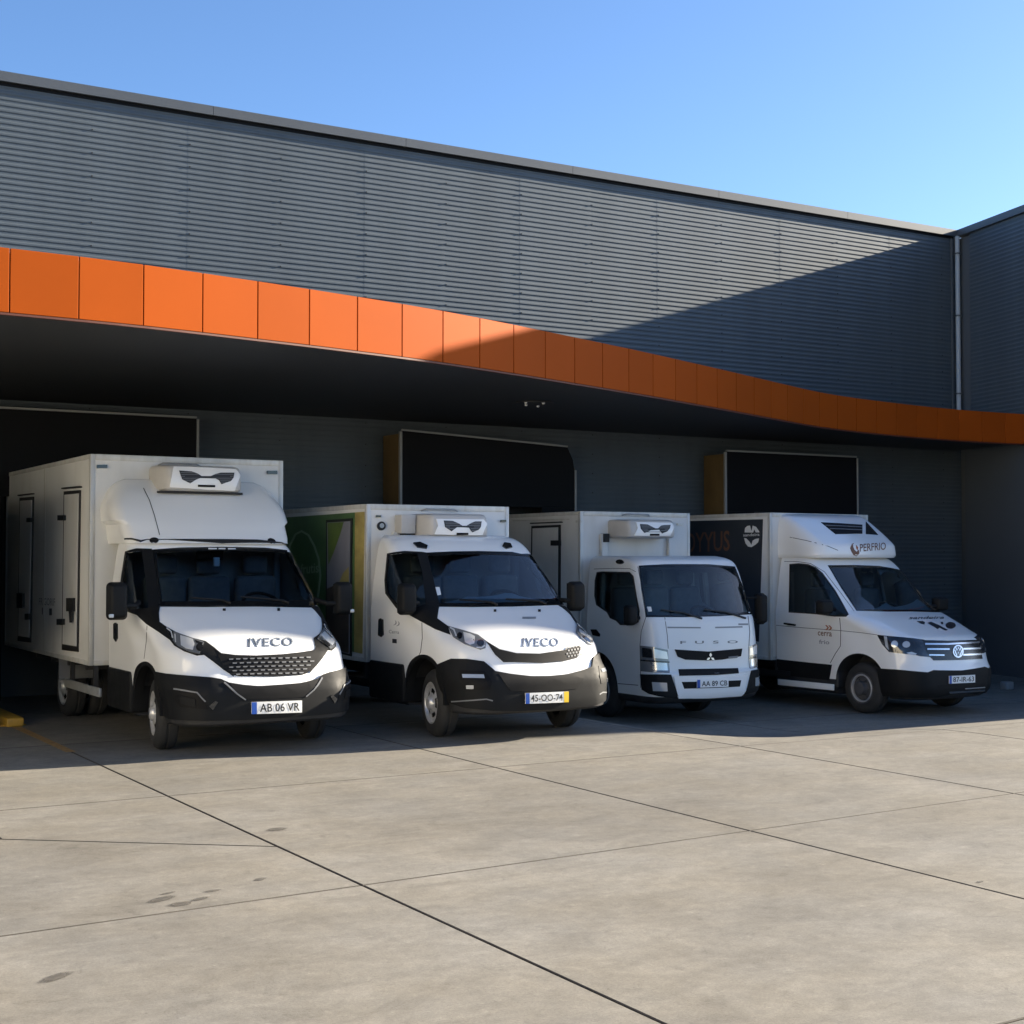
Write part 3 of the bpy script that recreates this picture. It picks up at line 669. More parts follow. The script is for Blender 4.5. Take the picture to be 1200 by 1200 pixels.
('cab','hood_badge','ink_grey',0.004,0,0,[(-0.251,1.2046),(-0.1094,1.2044),(-0.1106,1.1827),(-0.2517,1.183)],[]),
('cab','number_plate','plate',0.036,0.012,0,[(-0.245,0.4719),(0.1796,0.475),(0.1797,0.3743),(-0.245,0.373)],[]),
('cab','plate_band','plate_blue',0.0375,0,0,[(-0.245,0.4719),(-0.2074,0.4725),(-0.2074,0.3734),(-0.245,0.373)],[]),
('cab','plate_band','plate_yellow',0.0375,0,0,[(0.1321,0.475),(0.1796,0.475),(0.1797,0.3743),(0.1321,0.3745)],[]),
('T','cab','plate_letters','ink',0.0385,'45-OO-74',(-0.1949,0.3896),(0.1191,0.391),(-0.1949,0.454)),
('T','cab','maker_letters','silver_letter',0.007,'IVECO',(-0.255,0.9151),(0.1045,0.9105),(-0.2533,0.9949)),
('cab','sticker','sticker',0.002,0,0,[(-1.1512,1.5119),(-1.1035,1.5122),(-1.0824,1.432),(-1.1252,1.423)],[]),
('cab','roof_lamp','lamp_dark',0.015,0.02,1,[(-1.4041,1.9823),(-1.3339,1.9934),(-1.2508,1.956),(-1.2574,1.9221),(-1.3559,1.9348)],[]),
('T','cab','door_mark','ink_grey',0.003,'))',(-1.5836,1.1208),(-1.519,1.104),(-1.5641,1.1694)),
('T','cab','door_mark','ink_grey',0.003,'Cerra',(-1.6342,1.0359),(-1.513,1.0298),(-1.6343,1.0714)),
('cab','door_sticker','ink',0.003,0.002,1,[(-1.5932,0.9794),(-1.5428,0.9764),(-1.5427,0.9326),(-1.5931,0.9353)],[]),
('box','side_print','print_green',0.004,0.003,0,[(-3.1342,2.4162),(-2.47,2.3753),(-2.0796,2.3533),(-2.0848,0.8191),(-2.4626,0.8709),(-3.1176,0.951)],[]),
('box','side_print','print_yellow',0.004,0.003,0,[(-2.0762,2.3529),(-1.9508,2.3454),(-1.9726,0.8055),(-2.0814,0.8193)],[]),
('box','print_ring','print_ring',0.008,0.002,0,[(-3.0225,1.4383),(-3.045,1.7482),(-3.0129,2.054),(-2.9216,2.1854),(-2.8406,2.2092),(-2.7453,2.1586),(-2.6566,2.0236),(-2.5931,1.8722),(-2.5672,1.6754),(-2.6036,1.4306),(-2.576,1.4274),(-2.5396,1.6737),(-2.566,1.8747),(-2.6308,2.0302),(-2.7237,2.171),(-2.8388,2.2314),(-2.9449,2.2017),(-3.0425,2.0612),(-3.0754,1.7501),(-3.0527,1.4378)],[]),
('T','box','print_lettering','print_ring',0.008,'frutis',(-2.85,1.7082),(-2.5787,1.7152),(-2.8507,1.8301)),
('box','side_door','seal',0.014,0.012,0,[(-2.466,2.3112),(-2.1044,2.2902),(-2.1096,0.7711),(-2.4648,0.8221)],[]),
('box','side_door_panel','print_grey',0.022,0.01,0,[(-2.4426,2.2793),(-2.1272,2.2597),(-2.1326,0.7982),(-2.4404,0.8474)],[]),
('box','print_leaf','print_leaf',0.0245,0,0,[(-2.4327,2.2734),(-2.2058,2.2587),(-2.2522,2.1296),(-2.3463,1.9259),(-2.4182,1.7949)],[]),
('box','print_fruit','print_yellow',0.0245,0,0,[(-2.1343,1.7595),(-2.215,1.6879),(-2.2615,1.5945),(-2.2373,1.4219),(-2.1326,1.3632)],[]),
('box','print_fruit','print_brown',0.0245,0,0,[(-2.4413,1.5234),(-2.2851,1.5762),(-2.1321,1.2313),(-2.1326,0.8076),(-2.4405,0.862)],[]),
('box','vent_ring','seal',0.02,0.02,0,[(-1.7334,2.1939),(-1.7368,2.1753),(-1.7464,2.1592),(-1.7608,2.1482),(-1.7777,2.1439),(-1.7947,2.147),(-1.8091,2.157),(-1.8187,2.1723),(-1.8221,2.1907),(-1.8188,2.2093),(-1.8092,2.2253),(-1.7949,2.2364),(-1.778,2.2407),(-1.761,2.2376),(-1.7466,2.2277),(-1.7369,2.2123)],[]),
('box','vent_cap','steel',0.026,0.01,0,[(-1.7521,2.1951),(-1.7538,2.1851),(-1.7588,2.1764),(-1.7663,2.1705),(-1.7751,2.1682),(-1.7839,2.1699),(-1.7914,2.1753),(-1.7964,2.1835),(-1.7982,2.1934),(-1.7965,2.2035),(-1.7915,2.2121),(-1.7841,2.218),(-1.7753,2.2203),(-1.7664,2.2187),(-1.7589,2.2133),(-1.7539,2.205)],[]),
('box','marker_lamp','lamp_dark',0.02,0.02,0,[(-1.8357,2.3063),(-1.7826,2.3084),(-1.7825,2.2852),(-1.8356,2.2831)],[]),
('box','marker_lamp','lamp_dark',0.02,0.02,0,[(-0.4802,2.3078),(-0.4215,2.31),(-0.4215,2.2856),(-0.4802,2.2834)],[]),
('fridge','front_cover','white',0.012,0.012,0,[(-1.1736,2.261),(-0.9093,2.2678),(-0.6683,2.2761),(-0.6308,2.2305),(-0.6772,2.1096),(-0.8626,2.1021),(-1.1907,2.1022),(-1.1545,2.1909)],[]),
('fridge','fridge_grille','vent_mesh',0.018,0.006,0,[(-1.0963,2.2447),(-1.0006,2.2434),(-0.9363,2.2172),(-0.8994,2.1949),(-0.8534,2.1966),(-0.8075,2.2269),(-0.7613,2.248),(-0.6915,2.251),(-0.7005,2.1883),(-0.7237,2.1589),(-0.7885,2.133),(-0.807,2.1464),(-0.8256,2.1787),(-0.9543,2.1787),(-0.9816,2.159),(-1.0134,2.1347),(-1.0818,2.1745)],[]),
('fridge','fridge_slot','deep',0.018,0.006,0,[(-0.9587,2.1226),(-0.8347,2.1267),(-0.8349,2.1085),(-0.9589,2.1044)],[]),
('M','cab','grille_mesh','plastic_grey',0.012,0.004,[[(0.1984,0.8947),(0.1927,0.8868),(0.1816,0.887),(0.1764,0.8951),(0.1821,0.903),(0.1931,0.9028)],[(0.2303,0.899),(0.2246,0.8911),(0.2135,0.8913),(0.2082,0.8994),(0.214,0.9073),(0.225,0.9071)],[(0.2624,0.9033),(0.2566,0.8954),(0.2455,0.8956),(0.2402,0.9037),(0.246,0.9116),(0.2571,0.9114)],[(0.2947,0.9075),(0.2889,0.8996),(0.2777,0.8998),(0.2724,0.9079),(0.2783,0.9158),(0.2894,0.9157)],[(0.3272,0.9118),(0.3213,0.9039),(0.3101,0.9041),(0.3047,0.9122),(0.3108,0.9201),(0.322,0.9199)],[(0.2137,0.8683),(0.208,0.8604),(0.197,0.8606),(0.1916,0.8687),(0.1973,0.8766),(0.2083,0.8764)],[(0.2456,0.8725),(0.2399,0.8646),(0.2288,0.8648),(0.2235,0.8729),(0.2292,0.8809),(0.2403,0.8806)],[(0.2777,0.8768),(0.272,0.8688),(0.2609,0.8691),(0.2555,0.8772),(0.2612,0.8851),(0.2724,0.8849)],[(0.31,0.881),(0.3042,0.8731),(0.293,0.8733),(0.2877,0.8814),(0.2934,0.8894),(0.3046,0.8891)],[(0.3425,0.8852),(0.3366,0.8773),(0.3254,0.8775),(0.32,0.8857),(0.3259,0.8936),(0.3371,0.8934)],[(0.1973,0.8376),(0.1916,0.8297),(0.1807,0.8299),(0.1753,0.838),(0.1809,0.8459),(0.1919,0.8457)],[(0.2291,0.8418),(0.2234,0.8339),(0.2124,0.8341),(0.207,0.8422),(0.2127,0.8501),(0.2237,0.8499)],[(0.2611,0.846),(0.2554,0.8381),(0.2443,0.8383),(0.2389,0.8464),(0.2446,0.8543),(0.2557,0.8541)],[(0.2932,0.8502),(0.2875,0.8422),(0.2763,0.8425),(0.2709,0.8506),(0.2766,0.8586),(0.2878,0.8583)],[(0.3255,0.8544),(0.3197,0.8464),(0.3085,0.8467),(0.3031,0.8548),(0.3089,0.8628),(0.3201,0.8625)],[(0.2127,0.8111),(0.2071,0.8032),(0.1961,0.8034),(0.1907,0.8115),(0.1963,0.8194),(0.2073,0.8192)],[(0.2446,0.8152),(0.2389,0.8073),(0.2278,0.8076),(0.2225,0.8157),(0.2281,0.8236),(0.2392,0.8234)],[(0.2766,0.8194),(0.2709,0.8115),(0.2598,0.8117),(0.2544,0.8199),(0.2601,0.8278),(0.2712,0.8275)],[(0.3087,0.8235),(0.303,0.8156),(0.2918,0.8159),(0.2864,0.824),(0.2922,0.832),(0.3033,0.8317)],[(0.341,0.8277),(0.3353,0.8198),(0.3241,0.82),(0.3186,0.8282),(0.3244,0.8361),(0.3356,0.8359)]]),
('M','fridge','vent_slats','plastic_grey',0.0195,0.002,[[(-1.0854,2.2301),(-0.9789,2.2339),(-0.9788,2.2286),(-1.0854,2.2248)],[(-0.7737,2.2419),(-0.7002,2.245),(-0.7001,2.2396),(-0.7737,2.2365)],[(-1.0818,2.2127),(-0.9405,2.2177),(-0.9404,2.2124),(-1.0818,2.2074)],[(-0.811,2.2226),(-0.7027,2.2271),(-0.7027,2.2217),(-0.811,2.2173)],[(-1.0783,2.1953),(-0.9131,2.2011),(-0.913,2.1958),(-1.0782,2.1901)],[(-0.8395,2.2038),(-0.7053,2.2092),(-0.7053,2.2038),(-0.8394,2.1985)],[(-1.0747,2.178),(-0.7079,2.1914),(-0.7079,2.186),(-1.0747,2.1727)],[(-1.0474,2.1615),(-0.986,2.1635),(-0.9859,2.1583),(-1.0474,2.1563)],[(-0.8114,2.1697),(-0.7218,2.1732),(-0.7217,2.1679),(-0.8114,2.1644)],[(-0.8016,2.1526),(-0.7478,2.1546),(-0.7478,2.1493),(-0.8015,2.1473)]]),
],
'C': [
('cab','windscreen','glass',0.0,0,0,[(-0.8989,1.9351),(-0.5908,1.9583),(-0.0458,1.9744),(0.2817,1.9582),(0.3985,1.6686),(0.5034,1.3918),(0.0515,1.3543),(-0.3805,1.3398),(-0.8122,1.3367),(-0.8658,1.6658)],[]),
('cab','side_window','glass_dark',0.0,0,1,[(-1.4697,1.8811),(-1.4048,1.8893),(-1.0504,1.8647),(-1.006,1.8176),(-0.9621,1.5599),(-0.9295,1.3896),(-0.9404,1.2625),(-0.9951,1.2305),(-1.1507,1.2298),(-1.2072,1.2835),(-1.2872,1.316),(-1.3278,1.3871),(-1.4743,1.4821),(-1.4982,1.5932),(-1.4929,1.793)],[]),
('cab','windscreen_surround','black',0.004,0.008,0,[(-0.9258,1.9569),(-0.5907,1.9827),(-0.0451,1.9993),(0.3058,1.9823),(0.427,1.6673),(0.515,1.3589),(0.0508,1.3294),(-0.3808,1.3153),(-0.8332,1.3124),(-0.8924,1.6658)],[[(-0.8989,1.9351),(-0.5908,1.9583),(-0.0458,1.9744),(0.2817,1.9582),(0.3985,1.6686),(0.5034,1.3918),(0.0515,1.3543),(-0.3805,1.3398),(-0.8122,1.3367),(-0.8658,1.6658)]]),
('cab','window_seal','seal',0.004,0.008,1,[(-1.4817,1.8983),(-1.4049,1.9049),(-1.0394,1.8804),(-0.9896,1.8279),(-0.9458,1.5596),(-0.9101,1.3895),(-0.9241,1.252),(-0.9842,1.2136),(-1.162,1.2125),(-1.2186,1.2673),(-1.2987,1.2997),(-1.3429,1.3763),(-1.4885,1.4712),(-1.5149,1.5936),(-1.5084,1.7935)],[[(-1.4697,1.8811),(-1.4048,1.8893),(-1.0504,1.8647),(-1.006,1.8176),(-0.9621,1.5599),(-0.9295,1.3896),(-0.9404,1.2625),(-0.9951,1.2305),(-1.1507,1.2298),(-1.2072,1.2835),(-1.2872,1.316),(-1.3278,1.3871),(-1.4743,1.4821),(-1.4982,1.5932),(-1.4929,1.793)]]),
('cab','headlight','lamp_grey',0.01,0.012,1,[(-0.9031,0.9623),(-0.7495,0.9491),(-0.5722,0.9127),(-0.547,0.6308),(-0.7503,0.6357),(-0.8933,0.6467)],[]),
('cab','lamp_bezel','lamp_dark',0.0125,0.004,1,[(-0.899,0.7749),(-0.5524,0.7526),(-0.5511,0.7693),(-0.8976,0.7918)],[]),
('cab','lamp_reflector','lamp_bright',0.012,0.003,1,[(-0.7338,0.9231),(-0.5827,0.8866),(-0.5673,0.7976),(-0.7289,0.8134)],[]),
('cab','lamp_bezel','lamp_dark',0.0125,0.004,1,[(-0.8763,0.9366),(-0.76,0.9281),(-0.7498,0.8132),(-0.8713,0.8212)],[]),
('cab','indicator_lamp','chrome',0.014,0.004,1,[(-0.7709,0.7606),(-0.5831,0.7507),(-0.573,0.6568),(-0.7607,0.6667)],[]),
('cab','grille','deep',0.008,0.01,0,[(-0.4831,0.9177),(-0.063,0.8891),(0.3724,0.9232),(0.3547,0.8261),(0.1104,0.7862),(-0.0636,0.7776),(-0.3519,0.7908),(-0.4467,0.8283)],[]),
('cab','lower_grille','deep',0.008,0.01,0,[(-0.4368,0.6742),(0.3138,0.6761),(0.3227,0.6126),(0.0423,0.5968),(-0.4268,0.5935)],[]),
('cab','bumper_corner','plastic',0.016,0.03,1,[(-0.8989,0.6096),(-0.698,0.6107),(-0.5314,0.6052),(-0.4382,0.3207),(-0.6468,0.3453),(-0.7931,0.3733),(-0.878,0.4212)],[]),
('cab','bumper','white',0.016,0.03,0,[(-0.5002,0.584),(-0.2262,0.5749),(0.1512,0.5787),(0.4234,0.5942),(0.3889,0.3628),(0.3509,0.3304),(-0.0661,0.3163),(-0.4487,0.321)],[]),
('cab','bumper_slot','deep',0.0185,0.004,0,[(-0.4061,0.5199),(-0.0661,0.5192),(0.3445,0.5261),(0.3273,0.4459),(0.0416,0.4372),(-0.3749,0.4356)],[]),
('cab','fog_lamp','lamp',0.024,0.012,1,[(-0.7537,0.5211),(-0.5869,0.5121),(-0.5789,0.4079),(-0.7404,0.4117)],[]),
('cab','front_vent','ink_grey',0.003,0.002,0,[(-0.5714,1.1785),(-0.1579,1.1768),(-0.1576,1.1948),(-0.5712,1.1964)],[]),
('cab','front_vent','ink_grey',0.003,0.002,0,[(0.0265,1.1795),(0.3819,1.1891),(0.3818,1.2076),(0.0262,1.1977)],[]),
('cab','panel_gap','gap',0.0015,0,0,[(-0.6062,1.311),(-0.5753,1.0852),(-0.5653,0.9282),(-0.558,0.9286),(-0.568,1.086),(-0.5989,1.3121)],[]),
('cab','panel_gap','gap',0.0015,0,0,[(0.4561,1.336),(0.4736,1.1397),(0.4594,0.9552),(0.4674,0.9547),(0.4816,1.1399),(0.4641,1.3369)],[]),
('cab','panel_gap','gap',0.0015,0,1,[(-0.94,1.9453),(-0.8854,1.6652),(-0.837,1.3156),(-0.8956,1.1369),(-0.9123,0.9568),(-0.9048,0.6092),(-0.9033,0.4406),(-0.8957,0.4412),(-0.8972,0.6097),(-0.9047,0.9569),(-0.8882,1.1355),(-0.8296,1.3155),(-0.8781,1.6663),(-0.9327,1.9467)],[]),
('cab','panel_gap','gap',0.0015,0,1,[(-1.1984,0.4703),(-0.9322,0.4662),(-0.9315,0.4747),(-1.1976,0.479)],[]),
('cab','panel_gap','gap',0.0015,0,1,[(-1.5236,1.9384),(-1.2427,1.9336),(-1.04,1.9194),(-0.9642,1.8783),(-0.9613,1.884),(-1.039,1.9257),(-1.2428,1.9402),(-1.5239,1.9451)],[]),
('cab','door_handle','black',0.01,0.012,1,[(-1.5628,1.1556),(-1.4854,1.1564),(-1.4324,1.0966),(-1.4383,1.0635),(-1.533,1.0785)],[]),
('T','cab','maker_letters','plastic_grey',0.004,'F  U  S  O',(-0.4144,0.9847),(0.3169,0.9906),(-0.4143,1.0205)),
('cab','emblem','chrome',0.014,0.006,0,[(-0.0414,0.8752),(-0.0243,0.8463),(-0.0418,0.8177),(-0.0589,0.8466)],[]),
('cab','emblem','chrome',0.014,0.006,0,[(-0.0461,0.8156),(-0.0614,0.786),(-0.0938,0.7821),(-0.0764,0.8117)],[]),
('cab','emblem','chrome',0.014,0.006,0,[(-0.0375,0.8155),(-0.0225,0.7856),(0.01,0.781),(-0.0072,0.811)],[]),
('cab','badge','ink_grey',0.004,0,0,[(0.3262,1.2416),(0.4568,1.2423),(0.4563,1.2204),(0.3258,1.2199)],[]),
('cab','badge','plastic_grey',0.012,0,0,[(0.1876,0.8228),(0.3099,0.8321),(0.3041,0.8074),(0.1874,0.796)],[]),
('cab','number_plate','plate',0.028,0.01,0,[(-0.2211,0.5432),(0.173,0.5483),(0.1725,0.4489),(-0.2215,0.4452)],[]),
('cab','plate_band','plate_blue',0.0292,0,0,[(-0.2211,0.5432),(-0.1838,0.5436),(-0.1842,0.4455),(-0.2215,0.4452)],[]),
('T','cab','plate_letters','ink',0.03,'AA 89 CB',(-0.1649,0.4609),(0.1562,0.4643),(-0.1647,0.5264)),
('cab','wiper','seal',0.022,0.012,0,[(-0.6561,1.3928),(-0.3822,1.3581),(-0.1485,1.2853),(-0.143,1.3017),(-0.3784,1.3748),(-0.6538,1.4097)],[]),
('cab','wiper','seal',0.022,0.012,0,[(-0.1156,1.398),(0.1606,1.3686),(0.4155,1.2948),(0.4214,1.3116),(0.1647,1.3857),(-0.1133,1.4152)],[]),
('cab','sticker','sticker',0.002,0,0,[(-0.823,1.4423),(-0.7704,1.4426),(-0.7598,1.3844),(-0.8018,1.3789)],[]),
('cab','roof_lamp','lamp_dark',0.015,0.02,0,[(-1.1128,2.0093),(-1.1165,1.9989),(-1.1274,1.9906),(-1.1438,1.9855),(-1.1633,1.9845),(-1.1829,1.9876),(-1.1996,1.9945),(-1.2108,2.004),(-1.2149,2.015),(-1.2112,2.0254),(-1.2004,2.034),(-1.1839,2.0392),(-1.1644,2.0403),(-1.1448,2.037),(-1.1281,2.0299),(-1.1169,2.0202)],[]),
('box','side_door','seal',0.012,0.012,0,[(-2.449,2.5837),(-1.9973,2.56),(-2.0054,1.1221),(-2.4689,1.1163)],[]),
('box','side_door_panel','box_white',0.02,0.01,0,[(-2.4217,2.548),(-2.0295,2.5283),(-2.0401,1.1217),(-2.4415,1.1167)],[]),
('box','rain_gutter','seal',0.03,0.03,0,[(-2.4545,2.6283),(-1.9717,2.5991),(-1.9717,2.5853),(-2.4545,2.614)],[]),
('box','hinge','seal',0.05,0.03,0,[(-2.1139,2.3557),(-1.9784,2.3454),(-1.9784,2.2763),(-2.114,2.286)],[]),
('box','panel_joint','box_trim',0.006,0.004,0,[(-2.7622,2.6961),(-1.8638,2.6277),(-1.8639,2.6128),(-2.7622,2.6791)],[]),
('box','marker_lamp','box_trim',0.015,0.02,0,[(-1.7702,2.5958),(-1.6928,2.5914),(-1.6928,2.5631),(-1.7702,2.5675)],[]),
('box','marker_lamp','box_trim',0.015,0.02,0,[(-0.4408,2.6202),(-0.3583,2.6244),(-0.3584,2.5948),(-0.4409,2.5908)],[]),
('fridge','front_cover','white',0.012,0.012,0,[(-0.9842,2.5679),(-0.7611,2.5751),(-0.512,2.5816),(-0.4836,2.528),(-0.5354,2.4143),(-0.7613,2.4004),(-1.006,2.3968),(-0.9616,2.4914)],[]),
('fridge','fridge_grille','vent_mesh',0.018,0.006,0,[(-0.9363,2.5444),(-0.8394,2.5431),(-0.7722,2.5115),(-0.7386,2.4958),(-0.6992,2.4977),(-0.6597,2.5369),(-0.6145,2.5452),(-0.5349,2.5531),(-0.5464,2.5056),(-0.5807,2.4631),(-0.6486,2.4368),(-0.6823,2.4811),(-0.7946,2.47),(-0.8393,2.4451),(-0.8783,2.4321),(-0.9228,2.4815)],[]),
('fridge','fridge_slot','deep',0.018,0.006,0,[(-0.8058,2.425),(-0.6824,2.4306),(-0.6826,2.4105),(-0.806,2.405)],[]),
('M','fridge','vent_slats','plastic_grey',0.0195,0.002,[[(-0.9237,2.5309),(-0.826,2.5354),(-0.826,2.5289),(-0.9237,2.5244)],[(-0.6235,2.5456),(-0.5454,2.5499),(-0.5455,2.5433),(-0.6235,2.5391)],[(-0.92,2.5137),(-0.7924,2.5196),(-0.7924,2.5131),(-0.92,2.5072)],[(-0.6655,2.5259),(-0.5498,2.5321),(-0.5498,2.5255),(-0.6655,2.5194)],[(-0.9163,2.4965),(-0.7588,2.5038),(-0.7588,2.4973),(-0.9163,2.4901)],[(-0.684,2.5075),(-0.5541,2.5142),(-0.5541,2.5077),(-0.684,2.501)],[(-0.9089,2.4796),(-0.5653,2.4962),(-0.5653,2.4896),(-0.9089,2.4732)],[(-0.8941,2.4631),(-0.8147,2.4666),(-0.8147,2.4602),(-0.8941,2.4567)],[(-0.6649,2.4737),(-0.58,2.478),(-0.58,2.4715),(-0.6649,2.4672)],[(-0.8793,2.4466),(-0.6703,2.4562),(-0.6703,2.4497),(-0.8793,2.4402)]]),
],
'D': [
('cab','windscreen','glass',0.0,0,0,[(-1.7034,1.9642),(-1.3959,1.9746),(-1.0557,1.977),(-0.7645,1.9585),(-0.5286,1.6609),(-0.2545,1.3717),(-0.596,1.3773),(-0.9336,1.3714),(-1.3203,1.3747),(-1.5177,1.6654)],[]),
('cab','side_window','glass_dark',0.0,0,1,[(-2.2504,1.9926),(-2.1312,1.9973),(-1.995,1.9789),(-1.8988,1.9357),(-1.8038,1.8577),(-1.6261,1.6157),(-1.448,1.3092),(-1.4696,1.2861),(-1.6194,1.2872),(-1.8929,1.3177),(-2.2563,1.337)],[]),
('cab','windscreen_surround','black',0.004,0.008,0,[(-1.7323,1.9807),(-1.3969,1.996),(-1.0562,1.9989),(-0.7638,1.958),(-0.5242,1.6546),(-0.2109,1.3489),(-0.5966,1.3532),(-0.9328,1.3477),(-1.3354,1.3535),(-1.5453,1.6648)],[[(-1.7034,1.9642),(-1.3959,1.9746),(-1.0557,1.977),(-0.7645,1.9585),(-0.5286,1.6609),(-0.2545,1.3717),(-0.596,1.3773),(-0.9336,1.3714),(-1.3203,1.3747),(-1.5177,1.6654)]]),
('cab','window_seal','seal',0.004,0.008,1,[(-2.2658,2.0052),(-2.1315,2.013),(-1.9918,1.9945),(-1.8878,1.9502),(-1.793,1.8699),(-1.6132,1.623),(-1.4298,1.3037),(-1.4636,1.2713),(-1.6195,1.2722),(-1.8928,1.3025),(-2.2712,1.3238)],[[(-2.2504,1.9926),(-2.1312,1.9973),(-1.995,1.9789),(-1.8988,1.9357),(-1.8038,1.8577),(-1.6261,1.6157),(-1.448,1.3092),(-1.4696,1.2861),(-1.6194,1.2872),(-1.8929,1.3177),(-2.2563,1.337)]]),
('cab','headlight','lamp_dark',0.008,0.012,1,[(-1.0562,1.0386),(-0.8934,1.0215),(-0.6041,0.9979),(-0.4649,0.9804),(-0.4564,0.8495),(-0.393,0.7619),(-0.5213,0.7727),(-0.5638,0.7832),(-0.7338,0.8026),(-0.9051,0.8205),(-0.9912,0.9178)],[]),
('cab','headlight_lens','lamp',0.012,0.004,1,[(-0.969,1.018),(-0.9311,1.0131),(-0.905,0.8426),(-0.9425,0.8858)],[]),
('cab','headlight_lens','lamp',0.012,0.004,1,[(-0.7917,0.9222),(-0.795,0.9053),(-0.8044,0.8909),(-0.8184,0.8811),(-0.8348,0.8774),(-0.8512,0.8803),(-0.8651,0.8896),(-0.8743,0.9037),(-0.8775,0.9205),(-0.8741,0.9374),(-0.8647,0.9519),(-0.8507,0.9617),(-0.8343,0.9653),(-0.8179,0.9623),(-0.804,0.953),(-0.7948,0.9389)],[]),
('cab','headlight_lens','lamp',0.012,0.004,1,[(-0.6423,0.919),(-0.6461,0.9039),(-0.6566,0.891),(-0.6722,0.8822),(-0.6906,0.879),(-0.7089,0.8817),(-0.7244,0.89),(-0.7347,0.9026),(-0.7383,0.9176),(-0.7345,0.9328),(-0.724,0.9457),(-0.7084,0.9545),(-0.69,0.9577),(-0.6716,0.955),(-0.6561,0.9467),(-0.6458,0.9341)],[]),
('cab','headlight_lens','lamp',0.012,0.004,1,[(-0.6911,0.8143),(-0.6272,0.8262),(-0.5636,0.8051),(-0.5744,0.7886),(-0.6594,0.7929)],[]),
('cab','grille','black',0.008,0.01,0,[(-0.4866,0.9749),(-0.1718,0.9707),(0.2367,0.9813),(0.2666,0.8684),(0.2859,0.733),(-0.011,0.7209),(-0.3505,0.718),(-0.446,0.8167)],[]),
('cab','grille_bar','chrome',0.013,0.006,0,[(-0.4608,0.9156),(-0.1729,0.9161),(0.2465,0.9391),(0.2463,0.9604),(-0.1731,0.9371),(-0.4605,0.9364)],[]),
('cab','grille_bar','chrome',0.013,0.006,0,[(-0.4349,0.8528),(-0.1525,0.8525),(-0.1522,0.8724),(-0.4346,0.8725)],[]),
('cab','grille_bar','chrome',0.013,0.006,0,[(0.0257,0.8545),(0.2608,0.8601),(0.2608,0.8815),(0.0254,0.8756)],[]),
('cab','grille_bar','chrome',0.013,0.006,0,[(-0.4144,0.7794),(-0.2196,0.7766),(-0.2191,0.7943),(-0.414,0.7969)],[]),
('cab','grille_bar','chrome',0.013,0.006,0,[(0.0241,0.7765),(0.2762,0.7832),(0.2759,0.8046),(0.0237,0.7977)],[]),
('cab','emblem','chrome',0.018,0.012,0,[(0.0237,0.8316),(0.0197,0.8062),(0.0094,0.7834),(-0.0063,0.7653),(-0.0258,0.7538),(-0.0472,0.75),(-0.0683,0.7542),(-0.0873,0.766),(-0.1021,0.7843),(-0.1114,0.8071),(-0.1143,0.8325),(-0.1105,0.8578),(-0.1003,0.8806),(-0.0847,0.8987),(-0.0652,0.9103),(-0.0438,0.9143),(-0.0225,0.9102),(-0.0035,0.8984),(0.0115,0.8801),(0.0208,0.8571)],[]),
('cab','emblem_mark','lamp_dark',0.0195,0,0,[(0.0091,0.8317),(0.006,0.8111),(-0.0022,0.7926),(-0.0146,0.778),(-0.03,0.7686),(-0.0469,0.7655),(-0.0636,0.7689),(-0.0786,0.7785),(-0.0903,0.7933),(-0.0977,0.8119),(-0.1,0.8324),(-0.0969,0.8529),(-0.0889,0.8714),(-0.0765,0.8861),(-0.0611,0.8955),(-0.0442,0.8987),(-0.0274,0.8954),(-0.0123,0.8859),(-0.0005,0.8711),(0.0068,0.8524)],[]),
('cab','emblem_mark','chrome',0.0205,0,0,[(-0.0869,0.8843),(-0.0652,0.8373),(-0.0447,0.876),(-0.0258,0.837),(-0.002,0.884),(-0.0133,0.8887),(-0.0271,0.8492),(-0.0444,0.8882),(-0.0634,0.8494),(-0.0755,0.8889)],[]),
('cab','emblem_mark','chrome',0.0205,0,0,[(-0.1009,0.8524),(-0.0691,0.7684),(-0.046,0.8149),(-0.0245,0.768),(0.0108,0.8518),(-0.0006,0.8563),(-0.0311,0.7782),(-0.0457,0.8271),(-0.0621,0.7785),(-0.0894,0.8567)],[]),
('cab','bumper','plastic',0.016,0.03,1,[(-1.0593,0.6042),(-0.8207,0.5977),(-0.4312,0.5666),(-0.3634,0.5922),(-0.1795,0.5881),(-0.0012,0.5864),(-0.0163,0.2904),(-0.1629,0.2804),(-0.3223,0.2494),(-0.717,0.2474),(-0.9975,0.2539),(-1.0281,0.416)],[]),
('cab','bumper_slot','deep',0.0185,0.004,0,[(-0.3114,0.4064),(-0.0164,0.4058),(0.2895,0.4076),(0.2777,0.3627),(-0.0169,0.3558),(-0.2903,0.3566)],[]),
('cab','bumper_strip','chrome',0.0205,0.006,0,[(-0.171,0.3206),(0.0389,0.3259),(0.3018,0.3359),(0.3033,0.314),(0.0392,0.3029),(-0.1599,0.2976)],[]),
('cab','bumper_strip','steel',0.0205,0.006,0,[(0.0388,0.3565),(0.3009,0.3674),(0.3011,0.3559),(0.0388,0.3452)],[]),
('cab','side_moulding','plastic',0.012,0.014,1,[(-2.4454,0.6682),(-2.0205,0.6424),(-1.6606,0.6234),(-1.6988,0.4134),(-2.0237,0.4303),(-2.4402,0.4523)],[]),
('cab','panel_gap','gap',0.0015,0,1,[(-1.5543,1.2564),(-1.5411,1.0968),(-1.5463,0.8808),(-1.6165,0.7768),(-1.688,0.6474),(-1.6798,0.6433),(-1.6085,0.7723),(-1.5372,0.879),(-1.5319,1.0973),(-1.545,1.2573)],[]),
